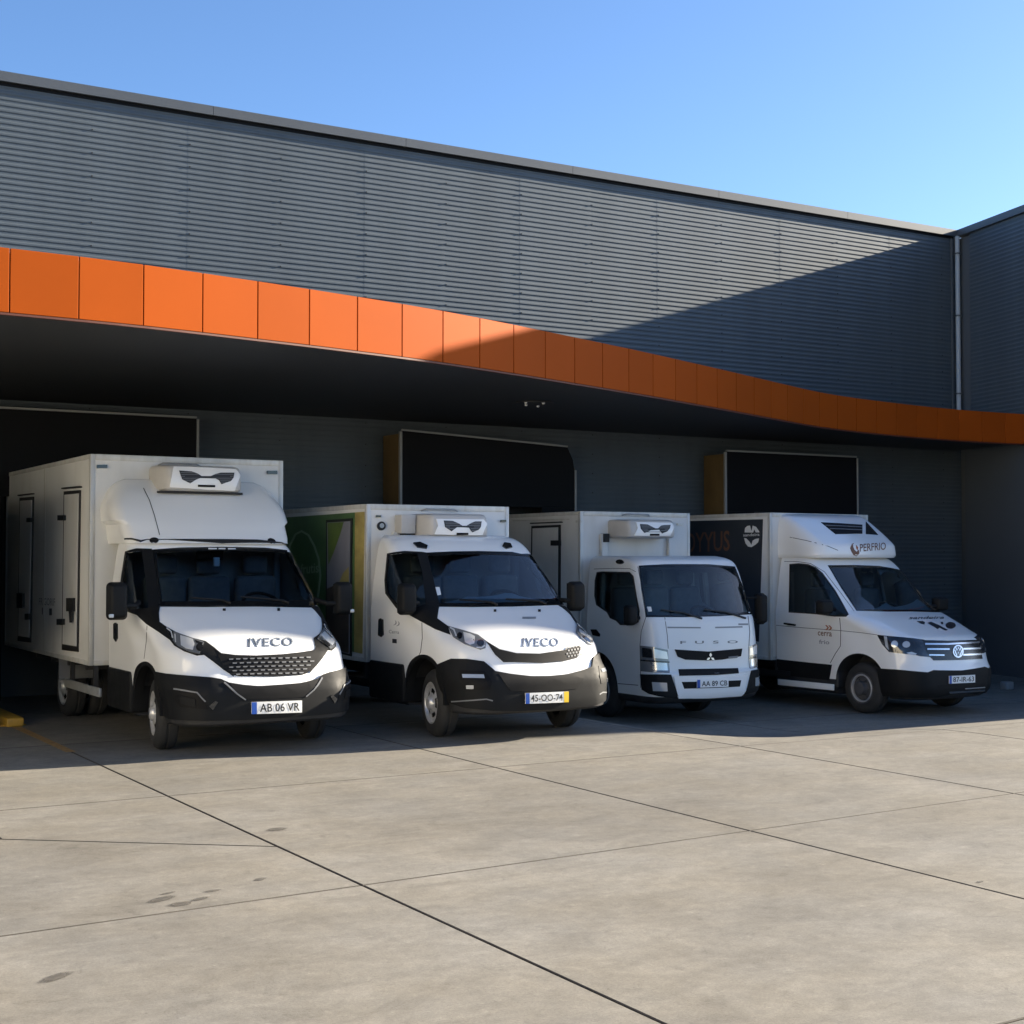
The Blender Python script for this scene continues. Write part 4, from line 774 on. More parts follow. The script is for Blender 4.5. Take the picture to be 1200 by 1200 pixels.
('cab','panel_gap','gap',0.0015,0,1,[(-2.4642,1.1408),(-2.0777,1.1119),(-1.5404,1.0822),(-1.2562,1.0592),(-1.0566,1.0352),(-1.0558,1.0419),(-1.2553,1.066),(-1.5397,1.089),(-2.077,1.119),(-2.4647,1.1469)],[]),  # belt crease, its shade drawn as a thin dark strip
('cab','panel_gap','gap',0.0015,0,1,[(-2.3466,2.0406),(-2.1445,2.0315),(-1.9611,1.9992),(-1.7737,1.8859),(-1.551,1.5973),(-1.3646,1.3428),(-1.3597,1.347),(-1.5458,1.6016),(-1.7694,1.8912),(-1.9588,2.006),(-2.1441,2.0387),(-2.3467,2.0479)],[]),
('cab','door_handle','black',0.014,0.012,1,[(-2.3387,1.1838),(-2.2505,1.1755),(-2.1632,1.1625),(-2.1698,1.1387),(-2.2635,1.1468),(-2.339,1.1624)],[]),
('cab','number_plate','plate',0.03,0.01,0,[(-0.1749,0.5198),(0.1587,0.5286),(0.1577,0.4278),(-0.1758,0.4205)],[]),
('cab','plate_band','plate_blue',0.0312,0,0,[(-0.1749,0.5198),(-0.1454,0.5204),(-0.1463,0.421),(-0.1758,0.4205)],[]),
('T','cab','plate_letters','ink',0.032,'87-IR-63',(-0.1286,0.4383),(0.1408,0.444),(-0.128,0.5047)),
('T','cab','door_mark','ink_orange',0.003,'»',(-1.7509,1.0909),(-1.6506,1.0835),(-1.75,1.1579)),
('T','cab','door_mark','ink_brown',0.003,'cerra',(-1.8538,1.0145),(-1.6576,1.0028),(-1.8529,1.0704)),
('T','cab','door_mark','ink_grey',0.003,'frio',(-1.8368,0.8999),(-1.6939,0.896),(-1.8364,0.958)),
('T','cab','hood_lettering','ink',0.003,'sandeira',(-0.6602,1.2445),(-0.19,1.2598),(-0.6318,1.2876)),
('cab','hood_print','ink',0.003,0,0,[(-0.5554,1.2194),(-0.4772,1.2261),(-0.4446,1.207),(-0.457,1.1785),(-0.501,1.1893)],[]),
('cab','hood_print','ink',0.003,0,0,[(-0.4169,1.2016),(-0.3656,1.2159),(-0.2671,1.1746),(-0.1493,1.1104),(-0.1842,1.099),(-0.2587,1.1409),(-0.283,1.1183),(-0.3362,1.1514)],[]),
('cab','hood_print','ink',0.003,0,0,[(-0.2411,1.2115),(-0.2061,1.2176),(-0.2039,1.1832),(-0.232,1.1864)],[]),
('cab','hood_print','ink',0.003,0,0,[(-0.0381,1.1709),(-0.0461,1.1534),(-0.0632,1.1386),(-0.0869,1.1287),(-0.1136,1.1251),(-0.1393,1.1284),(-0.1603,1.1379),(-0.1735,1.1525),(-0.1768,1.1698),(-0.1696,1.1873),(-0.1529,1.2024),(-0.1291,1.2126),(-0.1018,1.2165),(-0.0753,1.2132),(-0.0538,1.2034),(-0.0407,1.1885)],[]),
('box','side_film','side_dark',0.005,0.004,0,[(-3.9179,2.6992),(-3.1017,2.6658),(-2.6418,2.6446),(-2.7148,0.9061),(-3.2488,0.9414),(-3.9251,1.002)],[]),
('T','box','side_lettering','ink_brown',0.009,'OYYUS',(-3.9199,2.2173),(-3.166,2.2185),(-3.9187,2.5152)),
('box','side_emblem','sticker',0.009,0,0,[(-2.9258,2.4733),(-2.9187,2.5345),(-2.8849,2.5633),(-2.838,2.5666),(-2.8184,2.4858),(-2.798,2.5642),(-2.7451,2.5427),(-2.6992,2.4791),(-2.6928,2.4605),(-2.7521,2.4637),(-2.7718,2.5076),(-2.7919,2.4635)],[]),
('T','box','side_emblem','sticker',0.009,'sandeira',(-2.9463,2.4153),(-2.693,2.4118),(-2.9461,2.4559)),
('box','side_emblem','sticker',0.009,0,0,[(-2.933,2.3936),(-2.8993,2.3858),(-2.846,2.334),(-2.8195,2.2899),(-2.7992,2.3501),(-2.7527,2.3722),(-2.6998,2.3757),(-2.7133,2.3215),(-2.7598,2.2872),(-2.8197,2.2556),(-2.8731,2.2678),(-2.9132,2.3188)],[]),
('box','marker_lamp','box_trim',0.015,0.02,0,[(-2.4918,2.7148),(-2.4429,2.7185),(-2.443,2.6943),(-2.4919,2.6906)],[]),
('aero','aero_grille','deep',0.006,0.006,0,[(-1.85,2.6104),(-1.5885,2.6116),(-1.2939,2.6104),(-1.2855,2.4635),(-1.6416,2.4336)],[]),
('aero','aero_slat','plastic_grey',0.01,0.004,0,[(-1.7883,2.5576),(-1.2973,2.5644),(-1.2975,2.5745),(-1.7889,2.5673)],[]),
('aero','aero_slat','plastic_grey',0.01,0.004,0,[(-1.7273,2.5088),(-1.2945,2.516),(-1.2947,2.526),(-1.7279,2.5185)],[]),
('aero','aero_window','black',0.006,0.006,0,[(-1.2508,2.6737),(-1.071,2.4587),(-1.2392,2.4598)],[]),
('aero','aero_emblem','ink_brown',0.003,0,0,[(-1.418,2.292),(-1.3905,2.3066),(-1.4001,2.2613),(-1.383,2.2135),(-1.3548,2.1847),(-1.3211,2.2166),(-1.3155,2.1625),(-1.3555,2.1193),(-1.3944,2.135),(-1.4222,2.1815),(-1.4391,2.2289)],[]),
('aero','aero_emblem','ink_orange',0.0035,0,0,[(-1.3612,2.2821),(-1.3325,2.2464),(-1.338,2.1976),(-1.3606,2.2328)],[]),
('T','aero','aero_lettering','ink_brown',0.003,'PERFRIO',(-1.3098,2.1857),(-0.9621,2.2343),(-1.311,2.2966)),
('aero','aero_joint','gap',0.0015,0,0,[(-2.2611,2.3783),(-2.0213,2.3213),(-1.73,2.2422),(-1.5968,2.188),(-1.5938,2.1958),(-1.7279,2.2505),(-2.0196,2.3296),(-2.2594,2.3865)],[]),
],
}

# ------------------------------------------------------------------ more materials: the place
M['print_green'] = vary(mat('print_green', (0.075, 0.15, 0.05), 0.42), (1.2, 1.2, 1.2), 0.7, 1.35)
M['print_yellow'] = vary(mat('print_yellow', (0.44, 0.36, 0.12), 0.42), (1.5, 1.5, 2.5), 0.6, 1.25, tint=(0.25, 0.17, 0.05, 0.5))
M['print_brown'] = vary(mat('print_brown', (0.08, 0.055, 0.04), 0.42), (3, 3, 3), 0.5, 1.6)
M['print_grey'] = vary(mat('print_grey', (0.25, 0.25, 0.28), 0.42), (1.5, 1.5, 1.0), 0.8, 1.2)
M['print_leaf'] = vary(mat('print_leaf', (0.13, 0.19, 0.04), 0.42), (3, 3, 3), 0.7, 1.3)
M['print_ring'] = mat('print_pale_green', (0.24, 0.33, 0.20), 0.42)
M['concrete'] = mat('yard_concrete', (0.200, 0.190, 0.167), 0.82, spec=0.35)
M['joint'] = vary(mat('yard_joint_filler', (0.060, 0.052, 0.042), 0.9), (2, 2, 2), 0.7, 1.3, coord='World')
M['clad'] = vary(mat('grey_ribbed_cladding', (0.088, 0.109, 0.126), 0.5, 0.15), (2.6, 2.6, 0.22), 0.90, 1.07, coord='World', per_object=0.035)
M['flash'] = vary(mat('grey_roof_flashing', (0.095, 0.105, 0.115), 0.45, 0.2), (0.7, 0.7, 0.7), 0.93, 1.06, coord='World')
M['pipe'] = mat('pale_grey_downpipe', (0.36, 0.39, 0.41), 0.45)
M['orange'] = vary(mat('orange_composite_panel', (0.36, 0.070, 0.007), 0.55, spec=0.05, coat=0.0), (0.8, 0.8, 0.8), 0.95, 1.04, coord='World', per_object=0.05)
M['orange_dark'] = mat('panel_backing', (0.10, 0.025, 0.012), 0.6)
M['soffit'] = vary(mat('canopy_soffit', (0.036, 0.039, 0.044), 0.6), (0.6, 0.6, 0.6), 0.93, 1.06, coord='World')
M['core'] = mat('building_core', (0.10, 0.11, 0.12), 0.7)
M['curtain'] = vary(mat('dock_curtain_black', (0.0025, 0.003, 0.0045), 0.75, spec=0.3), (1.5, 1.5, 1.5), 0.8, 1.25)
M['tan'] = vary(mat('dock_side_tan', (0.15, 0.098, 0.036), 0.7), (3, 3, 1.2), 0.75, 1.15)
M['trim_grey'] = mat('dock_edge_trim', (0.30, 0.31, 0.31), 0.5)
M['door_grey'] = mat('dock_door', (0.05, 0.055, 0.06), 0.6)
M['yellow'] = vary(mat('yellow_steel', (0.42, 0.25, 0.03), 0.55), (9, 9, 9), 0.65, 1.1, tint=(0.10, 0.07, 0.03, 0.5))
M['line'] = vary(mat('worn_yellow_paint', (0.34, 0.19, 0.05), 0.8), (14, 14, 14), 0.55, 1.15, tint=(0.22, 0.19, 0.15, 0.8))
M['oil'] = vary(mat('oil_stain', (0.115, 0.105, 0.088), 0.6), (16, 16, 16), 0.7, 1.3)

def soft_edge(m):
    nt = m.node_tree; N, L = nt.nodes, nt.links
    b = N['Principled BSDF']; out = N['Material Output']
    uv = N.new('ShaderNodeTexCoord').outputs['Generated']
    mp = N.new('ShaderNodeMapping'); mp.inputs['Location'].default_value = (-1, -1, 0); mp.inputs['Scale'].default_value = (2, 2, 0)
    L.new(uv, mp.inputs['Vector'])
    ln = N.new('ShaderNodeVectorMath'); ln.operation = 'LENGTH'; L.new(mp.outputs[0], ln.inputs[0])
    ns = N.new('ShaderNodeTexNoise'); ns.inputs['Scale'].default_value = 5; ns.inputs['Detail'].default_value = 4; L.new(uv, ns.inputs['Vector'])
    ad = N.new('ShaderNodeMath'); ad.operation = 'MULTIPLY_ADD'; ad.inputs[1].default_value = .5; L.new(ns.outputs['Fac'], ad.inputs[0]); L.new(ln.outputs['Value'], ad.inputs[2])
    r = N.new('ShaderNodeMapRange'); r.inputs['From Min'].default_value = .75; r.inputs['From Max'].default_value = 1.2
    r.inputs['To Min'].default_value = .72; r.inputs['To Max'].default_value = 0.0
    L.new(ad.outputs[0], r.inputs['Value'])
    t = N.new('ShaderNodeBsdfTransparent'); mx = N.new('ShaderNodeMixShader')
    L.new(r.outputs[0], mx.inputs[0]); L.new(t.outputs[0], mx.inputs[1]); L.new(b.outputs[0], mx.inputs[2]); L.new(mx.outputs[0], out.inputs[0])
soft_edge(M['oil'])
def concrete_nodes(m):
    nt = m.node_tree; N, L = nt.nodes, nt.links
    b = N['Principled BSDF']
    pos = N.new('ShaderNodeNewGeometry').outputs['Position']
    def noise(sc, det=6, rough=0.6, stretch=(1, 1, 1), dist=0.0):
        mp = N.new('ShaderNodeMapping'); mp.inputs['Scale'].default_value = stretch
        L.new(pos, mp.inputs['Vector'])
        n = N.new('ShaderNodeTexNoise'); n.inputs['Scale'].default_value = sc; n.inputs['Detail'].default_value = det
        n.inputs['Roughness'].default_value = rough; n.inputs['Distortion'].default_value = dist
        L.new(mp.outputs[0], n.inputs['Vector'])
        return n.outputs['Fac']
    def rng(v, a, bb, c, d):
        r = N.new('ShaderNodeMapRange'); r.inputs['From Min'].default_value = a; r.inputs['From Max'].default_value = bb
        r.inputs['To Min'].default_value = c; r.inputs['To Max'].default_value = d
        L.new(v, r.inputs['Value']); return r.outputs[0]
    def mul(a, c):
        x = N.new('ShaderNodeMath'); x.operation = 'MULTIPLY'; L.new(a, x.inputs[0]); L.new(c, x.inputs[1]); return x.outputs[0]
    f = rng(noise(0.42, 5, 0.62, dist=0.4), 0.34, 0.68, 0.82, 1.13)
    f = mul(f, rng(noise(2.3, 8, 0.68, (1, 1.6, 1), 0.5), 0.30, 0.70, 0.80, 1.17))
    f = mul(f, rng(noise(14, 6, 0.7), 0.28, 0.72, 0.84, 1.14))
    f = mul(f, rng(noise(75, 3, 0.7), 0.25, 0.75, 0.82, 1.15))
    f = mul(f, rng(noise(5.2, 7, 0.75, dist=1.0), 0.57, 0.70, 1.0, 0.76))       # darker worn blotches
    f = mul(f, rng(noise(31, 3, 0.6), 0.66, 0.74, 1.0, 0.74))                   # small pits
    f = mul(f, rng(noise(9.5, 5, 0.7), 0.60, 0.70, 1.0, 1.22))                  # pale scuffs
    f = mul(f, rng(noise(1.7, 6, 0.7, (0.35, 2.2, 1), 0.6), 0.58, 0.72, 1.0, 0.84))      # drag marks along the bays
    f = mul(f, rng(noise(160, 2, 0.5), 0.62, 0.70, 1.0, 0.62))                  # grit
    oi = N.new('ShaderNodeObjectInfo')
    f = mul(f, rng(oi.outputs['Random'], 0, 1, 0.955, 1.045))
    sc = N.new('ShaderNodeVectorMath'); sc.operation = 'SCALE'; sc.inputs[0].default_value = b.inputs['Base Color'].default_value[:3]
    L.new(f, sc.inputs['Scale'])
    mc = N.new('ShaderNodeMix'); mc.data_type = 'RGBA'; mc.blend_type = 'MULTIPLY'
    L.new(rng(noise(0.9, 4), 0.35, 0.65, 0.0, 1.0), mc.inputs['Factor'])
    L.new(sc.outputs[0], mc.inputs['A']); mc.inputs['B'].default_value = (1.0, 0.965, 0.90, 1)
    L.new(mc.outputs['Result'], b.inputs['Base Color'])
    bp = N.new('ShaderNodeBump'); bp.inputs['Strength'].default_value = 0.25; bp.inputs['Distance'].default_value = 0.004
    L.new(noise(60, 5, 0.7), bp.inputs['Height']); L.new(bp.outputs[0], b.inputs['Normal'])
concrete_nodes(M['concrete'])

# ------------------------------------------------------------------ the yard
def lerp(a, b, t): return a + (b - a) * t
gx = [-300, -120, -40, -14, -8, -2, 4, 7.5] + [8.5 + 0.5 * i for i in range(26)] + [24, 40, 120, 300]
gy = [-300, -120, -40, -12, -4, 4, 9] + [10 + 0.5 * i for i in range(8)] + [15, 20, 40, 120, 300]
bm = bmesh.new()
gv = [[bm.verts.new((x, y, gh(x, y) - 0.016)) for y in gy] for x in gx]
for i in range(len(gx) - 1):
    for j in range(len(gy) - 1):
        bm.faces.new((gv[i][j], gv[i + 1][j], gv[i + 1][j + 1], gv[i][j + 1]))
ground = obj('ground', bm, M['joint'])
ground['kind'] = 'structure'

XJ = [-10.9, -8.05, -5.2, -2.3, 0.54, 3.395, 6.245, 8.94, 11.66, 14.45, 17.25, 20.05, 22.9]
def row(j):
    base = [(-9.6, 0), (-6.3, 0), (-3.0, 0.0), (0.35, 0.0), (3.75, 0.02), (7.095, 0.043), (10.68, 0.0), (14.1, 0.0), (17.0, 0.0), (19.3, 0.0)][j]
    return lambda x: base[0] + base[1] * x
G = 0.0055
def slab(corners):
    """concrete bay with a chamfered, slightly uneven edge; corners counter-clockwise"""
    bm = bmesh.new()
    c = [Vector((x, y, 0)) for x, y in corners]
    cen = sum(c, Vector()) / len(c)
    def inset(g):
        n = len(c); out = []
        for i in range(n):
            p0, p1, p2 = c[i - 1], c[i], c[(i + 1) % n]
            e1 = (p1 - p0).normalized(); e2 = (p2 - p1).normalized()
            n1 = Vector((-e1.y, e1.x, 0)); n2 = Vector((-e2.y, e2.x, 0))
            bis = (n1 + n2); k = g / max(0.3, bis.dot(n1))
            out.append(p1 + bis * k)
        return out
    top = inset(G + 0.006); mid = inset(G)
    sloped = any(gh(p.x, p.y) < -0.002 for p in c)
    if len(c) == 4:
        nx, ny = (8, 8) if sloped else (2, 2)
        V = [[bm.verts.new(top[0].lerp(top[1], i / nx).lerp(top[3].lerp(top[2], i / nx), j / ny)) for i in range(nx + 1)] for j in range(ny + 1)]
        for j in range(ny):
            for i in range(nx):
                bm.faces.new((V[j][i], V[j][i + 1], V[j + 1][i + 1], V[j + 1][i]))
        loop = [V[0][i] for i in range(nx)] + [V[j][nx] for j in range(ny)] + [V[ny][i] for i in range(nx, 0, -1)] + [V[j][0] for j in range(ny, 0, -1)]
        m_ = [mid[0].lerp(mid[1], i / nx) for i in range(nx)] + [mid[1].lerp(mid[2], j / ny) for j in range(ny)] + [mid[2].lerp(mid[3], i / nx) for i in range(nx)] + [mid[3].lerp(mid[0], j / ny) for j in range(ny)]
    else:
        loop = [bm.verts.new(p) for p in top]; bm.faces.new(loop); m_ = mid
    a = [bm.verts.new(p + Vector((0, 0, -0.004))) for p in m_]
    d = [bm.verts.new(p + Vector((0, 0, -0.0155))) for p in m_]
    n = len(loop)
    for i in range(n):
        k = (i + 1) % n
        for f in (bm.faces.new((a[i], a[k], loop[k], loop[i])), bm.faces.new((d[i], d[k], a[k], a[i]))):
            f.material_index = 1
    for v in bm.verts:
        v.co.z += gh(v.co.x, v.co.y)
    o = obj('concrete_slab', bm, M['concrete'], ground)
    o.data.materials.append(M['joint'])
    return o
def wing_x(y): return 21.62 - 0.27 * (19.3 - y)
for j in range(9):
    lo, hi = row(j), row(j + 1)
    for i in range(len(XJ) - 1):
        x0, x1 = XJ[i], XJ[i + 1]
        if i == 4 and j == 5:
            # this bay is cut by a short joint and a slanting saw cut
            slab([(1.97, 9.6), (3.395, 8.47), (3.395, hi(3.395)), (1.97, hi(1.97))])
            slab([(x0, lo(x0)), (x1, lo(x1)), (x1, 8.47), (1.97, 9.6), (1.97, hi(1.97)), (x0, hi(x0))])
            continue
        slab([(x0, lo(x0)), (x1, lo(x1)), (x1, hi(x1)), (x0, hi(x0))])

# oil and tyre marks on the concrete
for (x, y, a, b, rot, seed) in [(2.36, 7.49, .10, .055, .5, 1), (2.40, 7.33, .085, .05, .2, 2), (2.53, 7.385, .06, .035, .4, 3), (2.64, 7.53, .05, .03, .1, 4),
                                (2.965, 7.66, .055, .03, .6, 5), (3.60, 9.0, .10, .055, .3, 6), (1.53, 6.335, .095, .05, .6, 7), (2.42, 7.60, .05, .022, .3, 8), (6.35, 5.55, .035, .018, .3, 9)]:
    rnd = random.Random(seed)
    bm = bmesh.new()
    n = 22
    ph = [rnd.uniform(0, 6.28) for _ in range(3)]
    vv = []
    for k in range(n):
        t = k * 2 * math.pi / n
        r = 1 + .16 * math.sin(2 * t + ph[0]) + .10 * math.sin(3 * t + ph[1]) + .05 * math.sin(5 * t + ph[2])
        vv.append(bm.verts.new((a * r * math.cos(t), b * r * math.sin(t), 0)))
    bm.faces.new(vv)
    o = obj('oil_stain', bm, M['oil'], ground, loc=(x, y, 0.003))
    o.rotation_euler.z = rot

# ------------------------------------------------------------------ the warehouse
WALL_Y = 19.3
HROOF = 8.08
warehouse = tag(empty('warehouse', (10, 20, 0)), 'dark grey warehouse with ribbed metal cladding above an orange canopy', 'warehouse')
WO = Vector((10, 20, 0))
def part(name, bm, material, parent=warehouse, origin=WO, smooth=None):
    for v in bm.verts: v.co -= origin
    return obj(name, bm, material, parent, smooth)
bm = bmesh.new(); box(bm, (-18, WALL_Y + 0.04, -0.6), (21.9, 36, 7.93)); part('wall', bm, M['core'])
PITCH = 0.078
def rib_profile(z0, z1):
    pts = []
    z = z0
    while z < z1 - PITCH:
        pts += [(z, 0.0), (z + .026, 0.0), (z + .041, .008), (z + .063, .008)]
        z += PITCH
    pts += [(z, 0.0), (z1, 0.0)]
    return pts
PROF = rib_profile(-0.5, 7.95)
def sheet_mesh(w):
    bm = bmesh.new()
    A = [bm.verts.new((0, -d, z)) for z, d in PROF]
    B = [bm.verts.new((w, -d, z)) for z, d in PROF]
    for i in range(len(A) - 1):
        bm.faces.new((A[i], B[i], B[i + 1], A[i + 1]))
    # the folded side edge that laps over the next sheet
    C = [bm.verts.new((w, -d + .006, z)) for z, d in PROF]
    for i in range(len(A) - 1):
        bm.faces.new((B[i], C[i], C[i + 1], B[i + 1]))
    me = bpy.data.meshes.new('cladding_sheet'); bm.normal_update(); bm.to_mesh(me); bm.free()
    me.materials.append(M['clad'])
    return me
SW = 1.345
sheet = sheet_mesh(SW + 0.012)
screw_bm = bmesh.new()
for k in range(10, int(8.3 / PITCH), 4):
    z = -0.5 + k * PITCH + .052
    g = bmesh.ops.create_cone(screw_bm, cap_ends=True, segments=6, radius1=.011, radius2=.008, depth=.008)
    for v in g['verts']:
        v.co = Vector((v.co.x, -v.co.z - .013, v.co.y + z))
screw_me = bpy.data.meshes.new('screws'); screw_bm.to_mesh(screw_me); screw_bm.free(); screw_me.materials.append(M['chassis'])
for k in range(-6, 13):
    x = 5.01 + SW * k
    o = link('cladding_sheet', sheet, M['clad'], warehouse, None, Vector((x, WALL_Y - (.0015 if k % 2 else 0.0), 0)) - WO)
    link('screw_row', screw_me, None, o, None, (0.03, 0, 0))['kind'] = 'stuff'
def strip_box(name, lo, hi, material, parent=warehouse, origin=WO, bev=0.0):
    bm = bmesh.new(); box(bm, lo, hi, bev)
    return part(name, bm, material, parent, origin, 40 if bev else None)
for k in range(-4, 8):                                             # parapet flashing in lengths
    x0 = 0.7 + 3.0 * k; x1 = min(x0 + 2.994, 21.55)
    if x0 < 21.5: strip_box('roof_flashing', (x0, WALL_Y - .07, 7.952), (x1, WALL_Y + .35, HROOF), M['flash'])
bm = bmesh.new(); box(bm, (-18, WALL_Y + .36, 7.93), (21.9, 36, 7.99)); part('roof', bm, M['core'])
strip_box('flashing_shade_strip', (-18, WALL_Y - .02, 7.905), (21.5, WALL_Y + .03, 7.951), M['deep'])  # solid near-black strip set in for the shade under the flashing
# inside corner: folded flashing and the downpipe
strip_box('corner_flashing', (21.40, WALL_Y - .07, 4.32), (21.43, WALL_Y - .03, 7.9), M['flash'])
bm = bmesh.new(); tube(bm, [(21.53, WALL_Y - .09, 4.3), (21.53, WALL_Y - .09, 7.95)], .045, 14); part('downpipe', bm, M['pipe'], smooth=40)
for z in (4.9, 6.4, 7.6):
    strip_box('pipe_bracket', (21.475, WALL_Y - .142, z), (21.585, WALL_Y - .03, z + .03), M['flash'])

# the right-hand wing, turned 15 degrees to the main wall
E0 = Vector((21.64, WALL_Y, 0)); E1 = Vector((19.54, 11.52, 0))
wing = tag(empty('warehouse_wing', E1), 'grey clad warehouse wing at right, turned towards the yard beyond the downpipe', 'building')
bm = bmesh.new()
d = (E0 - E1).normalized(); nrm = Vector((d.y, -d.x, 0))
if nrm.x < 0: nrm = -nrm
p = [E1 + nrm * .03, E0 + nrm * .03, Vector((74, WALL_Y, 0)), Vector((72, 2.65, 0))]
prism(bm, [q + Vector((0, 0, -.6)) for q in p], (0, 0, 8.53)); part('wall', bm, M['core'], wing, E1)
ang = math.atan2(E1.y - E0.y, E1.x - E0.x)
for k in range(5):
    o = link('cladding_sheet', sheet, M['clad'], wing, None, E0 + (E1 - E0).normalized() * (k * SW + .40) - E1 - nrm * (.0015 if k % 2 else 0.0))
    o.rotation_euler.z = ang
for k in range(6):
    a = E0 + (E1 - E0) * (k / 6); b = E0 + (E1 - E0) * ((k + 1) / 6 - .0004)
    bm = bmesh.new(); q = [a - nrm * .07, b - nrm * .07, b + nrm * .35, a + nrm * .35]
    prism(bm, [v + Vector((0, 0, 7.952)) for v in q], (0, 0, HROOF - 7.952)); part('roof_flashing', bm, M['flash'], wing, E1)
bm = bmesh.new(); q = [E1 + nrm * .36, E0 + nrm * .36, Vector((74, WALL_Y, 0)), Vector((72, 2.65, 0))]
prism(bm, [v + Vector((0, 0, 7.94)) for v in q], (0, 0, .05)); part('roof', bm, M['core'], wing, E1)
bm = bmesh.new(); q = [E1 + nrm * .0, E1 + nrm * .3, Vector((72, 2.65, 0)), Vector((72, 2.3, 0))]
f0, f1 = E1 + Vector((.02, -.04, 0)), Vector((72, 2.61, 0))
prism(bm, [f0 + Vector((0, -.05, 7.952)), f1 + Vector((0, -.05, 7.952)), f1 + Vector((0, .3, 7.952)), f0 + Vector((0.05, .3, 7.952))], (0, 0, HROOF - 7.954)); part('roof_flashing', bm, M['flash'], wing, E1)

# plain rendered lower wall under the canopy on the wing
M['render_grey'] = vary(mat('grey_render', (0.088, 0.102, 0.118), 0.75), (0.8, 0.8, 0.8), 0.94, 1.05, coord='World')
u_ = (E1 - E0).normalized()
bm = bmesh.new(); q = [E0 - nrm * .05 + u_ * .25, E1 - nrm * .05, E1 + nrm * .028, E0 + nrm * .028 + u_ * .25]
prism(bm, [v + Vector((0, 0, -.6)) for v in q], (0, 0, 4.39)); part('lower_wall', bm, M['render_grey'], wing, E1)

# the canopy with its orange fascia
CURVE = [(-10.5, 12.10), (-4, 12.10), (0, 12.12), (2.53, 12.215), (3.59, 12.30), (4.70, 12.50), (5.80, 12.735), (6.91, 13.025), (8.08, 13.43), (9.23, 13.87), (10.42, 14.34), (11.52, 14.81),
         (12.6, 15.28), (13.6, 15.73), (14.6, 16.18), (15.5, 16.56), (16.5, 16.86), (17.5, 17.06), (18.5, 17.22), (19.5, 17.30), (20.4, 17.28), (21.2, 17.22)]
def curve_pts():
    out = []
    for (a, b, c, e) in zip([CURVE[0]] + CURVE[:-2], CURVE[:-1], CURVE[1:], CURVE[2:] + [CURVE[-1]]):
        a, b, c, e = Vector(a), Vector(b), Vector(c), Vector(e)
        for k in range(12):
            t = k / 12
            m0 = (c - a) * ((c - b).length / max(1e-6, (c - a).length)); m1 = (e - b) * ((c - b).length / max(1e-6, (e - b).length))
            out.append(b * (2 * t**3 - 3 * t * t + 1) + m0 * (t**3 - 2 * t * t + t) + c * (-2 * t**3 + 3 * t * t) + m1 * (t**3 - t * t))
    out.append(Vector(CURVE[-1]))
    return out
CP = curve_pts()
CL = [0.0]
for a, b in zip(CP, CP[1:]): CL.append(CL[-1] + (b - a).length)
def on_curve(s):
    s = max(0, min(CL[-1], s))
    for i in range(len(CL) - 1):
        if CL[i + 1] >= s: break
    t = (s - CL[i]) / max(1e-9, CL[i + 1] - CL[i])
    return CP[i].lerp(CP[i + 1], t)
ZF0, ZF1 = 3.80, 4.33
canopy = empty('canopy', Vector((6, 15, 3.8)) - WO, parent=warehouse)
CO = Vector((6, 15, 3.8))
s0 = min(range(len(CP)), key=lambda i: (CP[i] - Vector((2.527, 12.215))).length)
s0 = CL[s0]
PW = 0.572
ks = [k for k in range(-24, 60) if -0.01 <= s0 + k * PW and s0 + k * PW < CL[-1] - .08]
for k in ks:
    a = on_curve(s0 + k * PW); b = on_curve(s0 + (k + 1) * PW)
    t = (b - a).normalized(); n = Vector((t.y, -t.x))
    a2 = a + t * .0055; b2 = b - t * .0055
    bm = bmesh.new()
    q = [Vector((a2.x, a2.y, ZF0)), Vector((b2.x, b2.y, ZF0)), Vector((b2.x - n.x * .03, b2.y - n.y * .03, ZF0)), Vector((a2.x - n.x * .03, a2.y - n.y * .03, ZF0))]
    prism(bm, q, (0, 0, ZF1 - ZF0))
    bmesh.ops.bevel(bm, geom=[e for e in bm.edges], offset=.003, segments=1, affect='EDGES')
    part('fascia_panel', bm, M['orange'], canopy, CO)
def inner(off, z):
    pts = []
    for s in [i * .285 for i in range(int(CL[-1] / .285) + 1)] + [CL[-1]]:
        a = on_curve(s); b = on_curve(min(CL[-1], s + .05)); c = on_curve(max(0, s - .05))
        t = (b - c).normalized(); n = Vector((-t.y, t.x))
        q = a + n * off
        pts.append(Vector((q.x, q.y, z)))
    return pts
top = inner(.035, ZF0 + .02)
top = [q for q in top if q.x < 21.05]
poly = top + [Vector((21.50, WALL_Y - .03, ZF0 + .02)), Vector((-10.5, WALL_Y - .03, ZF0 + .02))]
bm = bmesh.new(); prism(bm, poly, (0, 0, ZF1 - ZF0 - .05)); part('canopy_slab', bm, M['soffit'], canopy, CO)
a1 = inner(.001, ZF0 - .022); a2 = inner(.05, ZF0 - .022)
bm = bmesh.new()
for i in range(len(a1) - 1):
    prism(bm, [a1[i], a1[i + 1], a2[i + 1], a2[i]], (0, 0, .018))
part('drip_trim', bm, M['orange_dark'], canopy, CO)
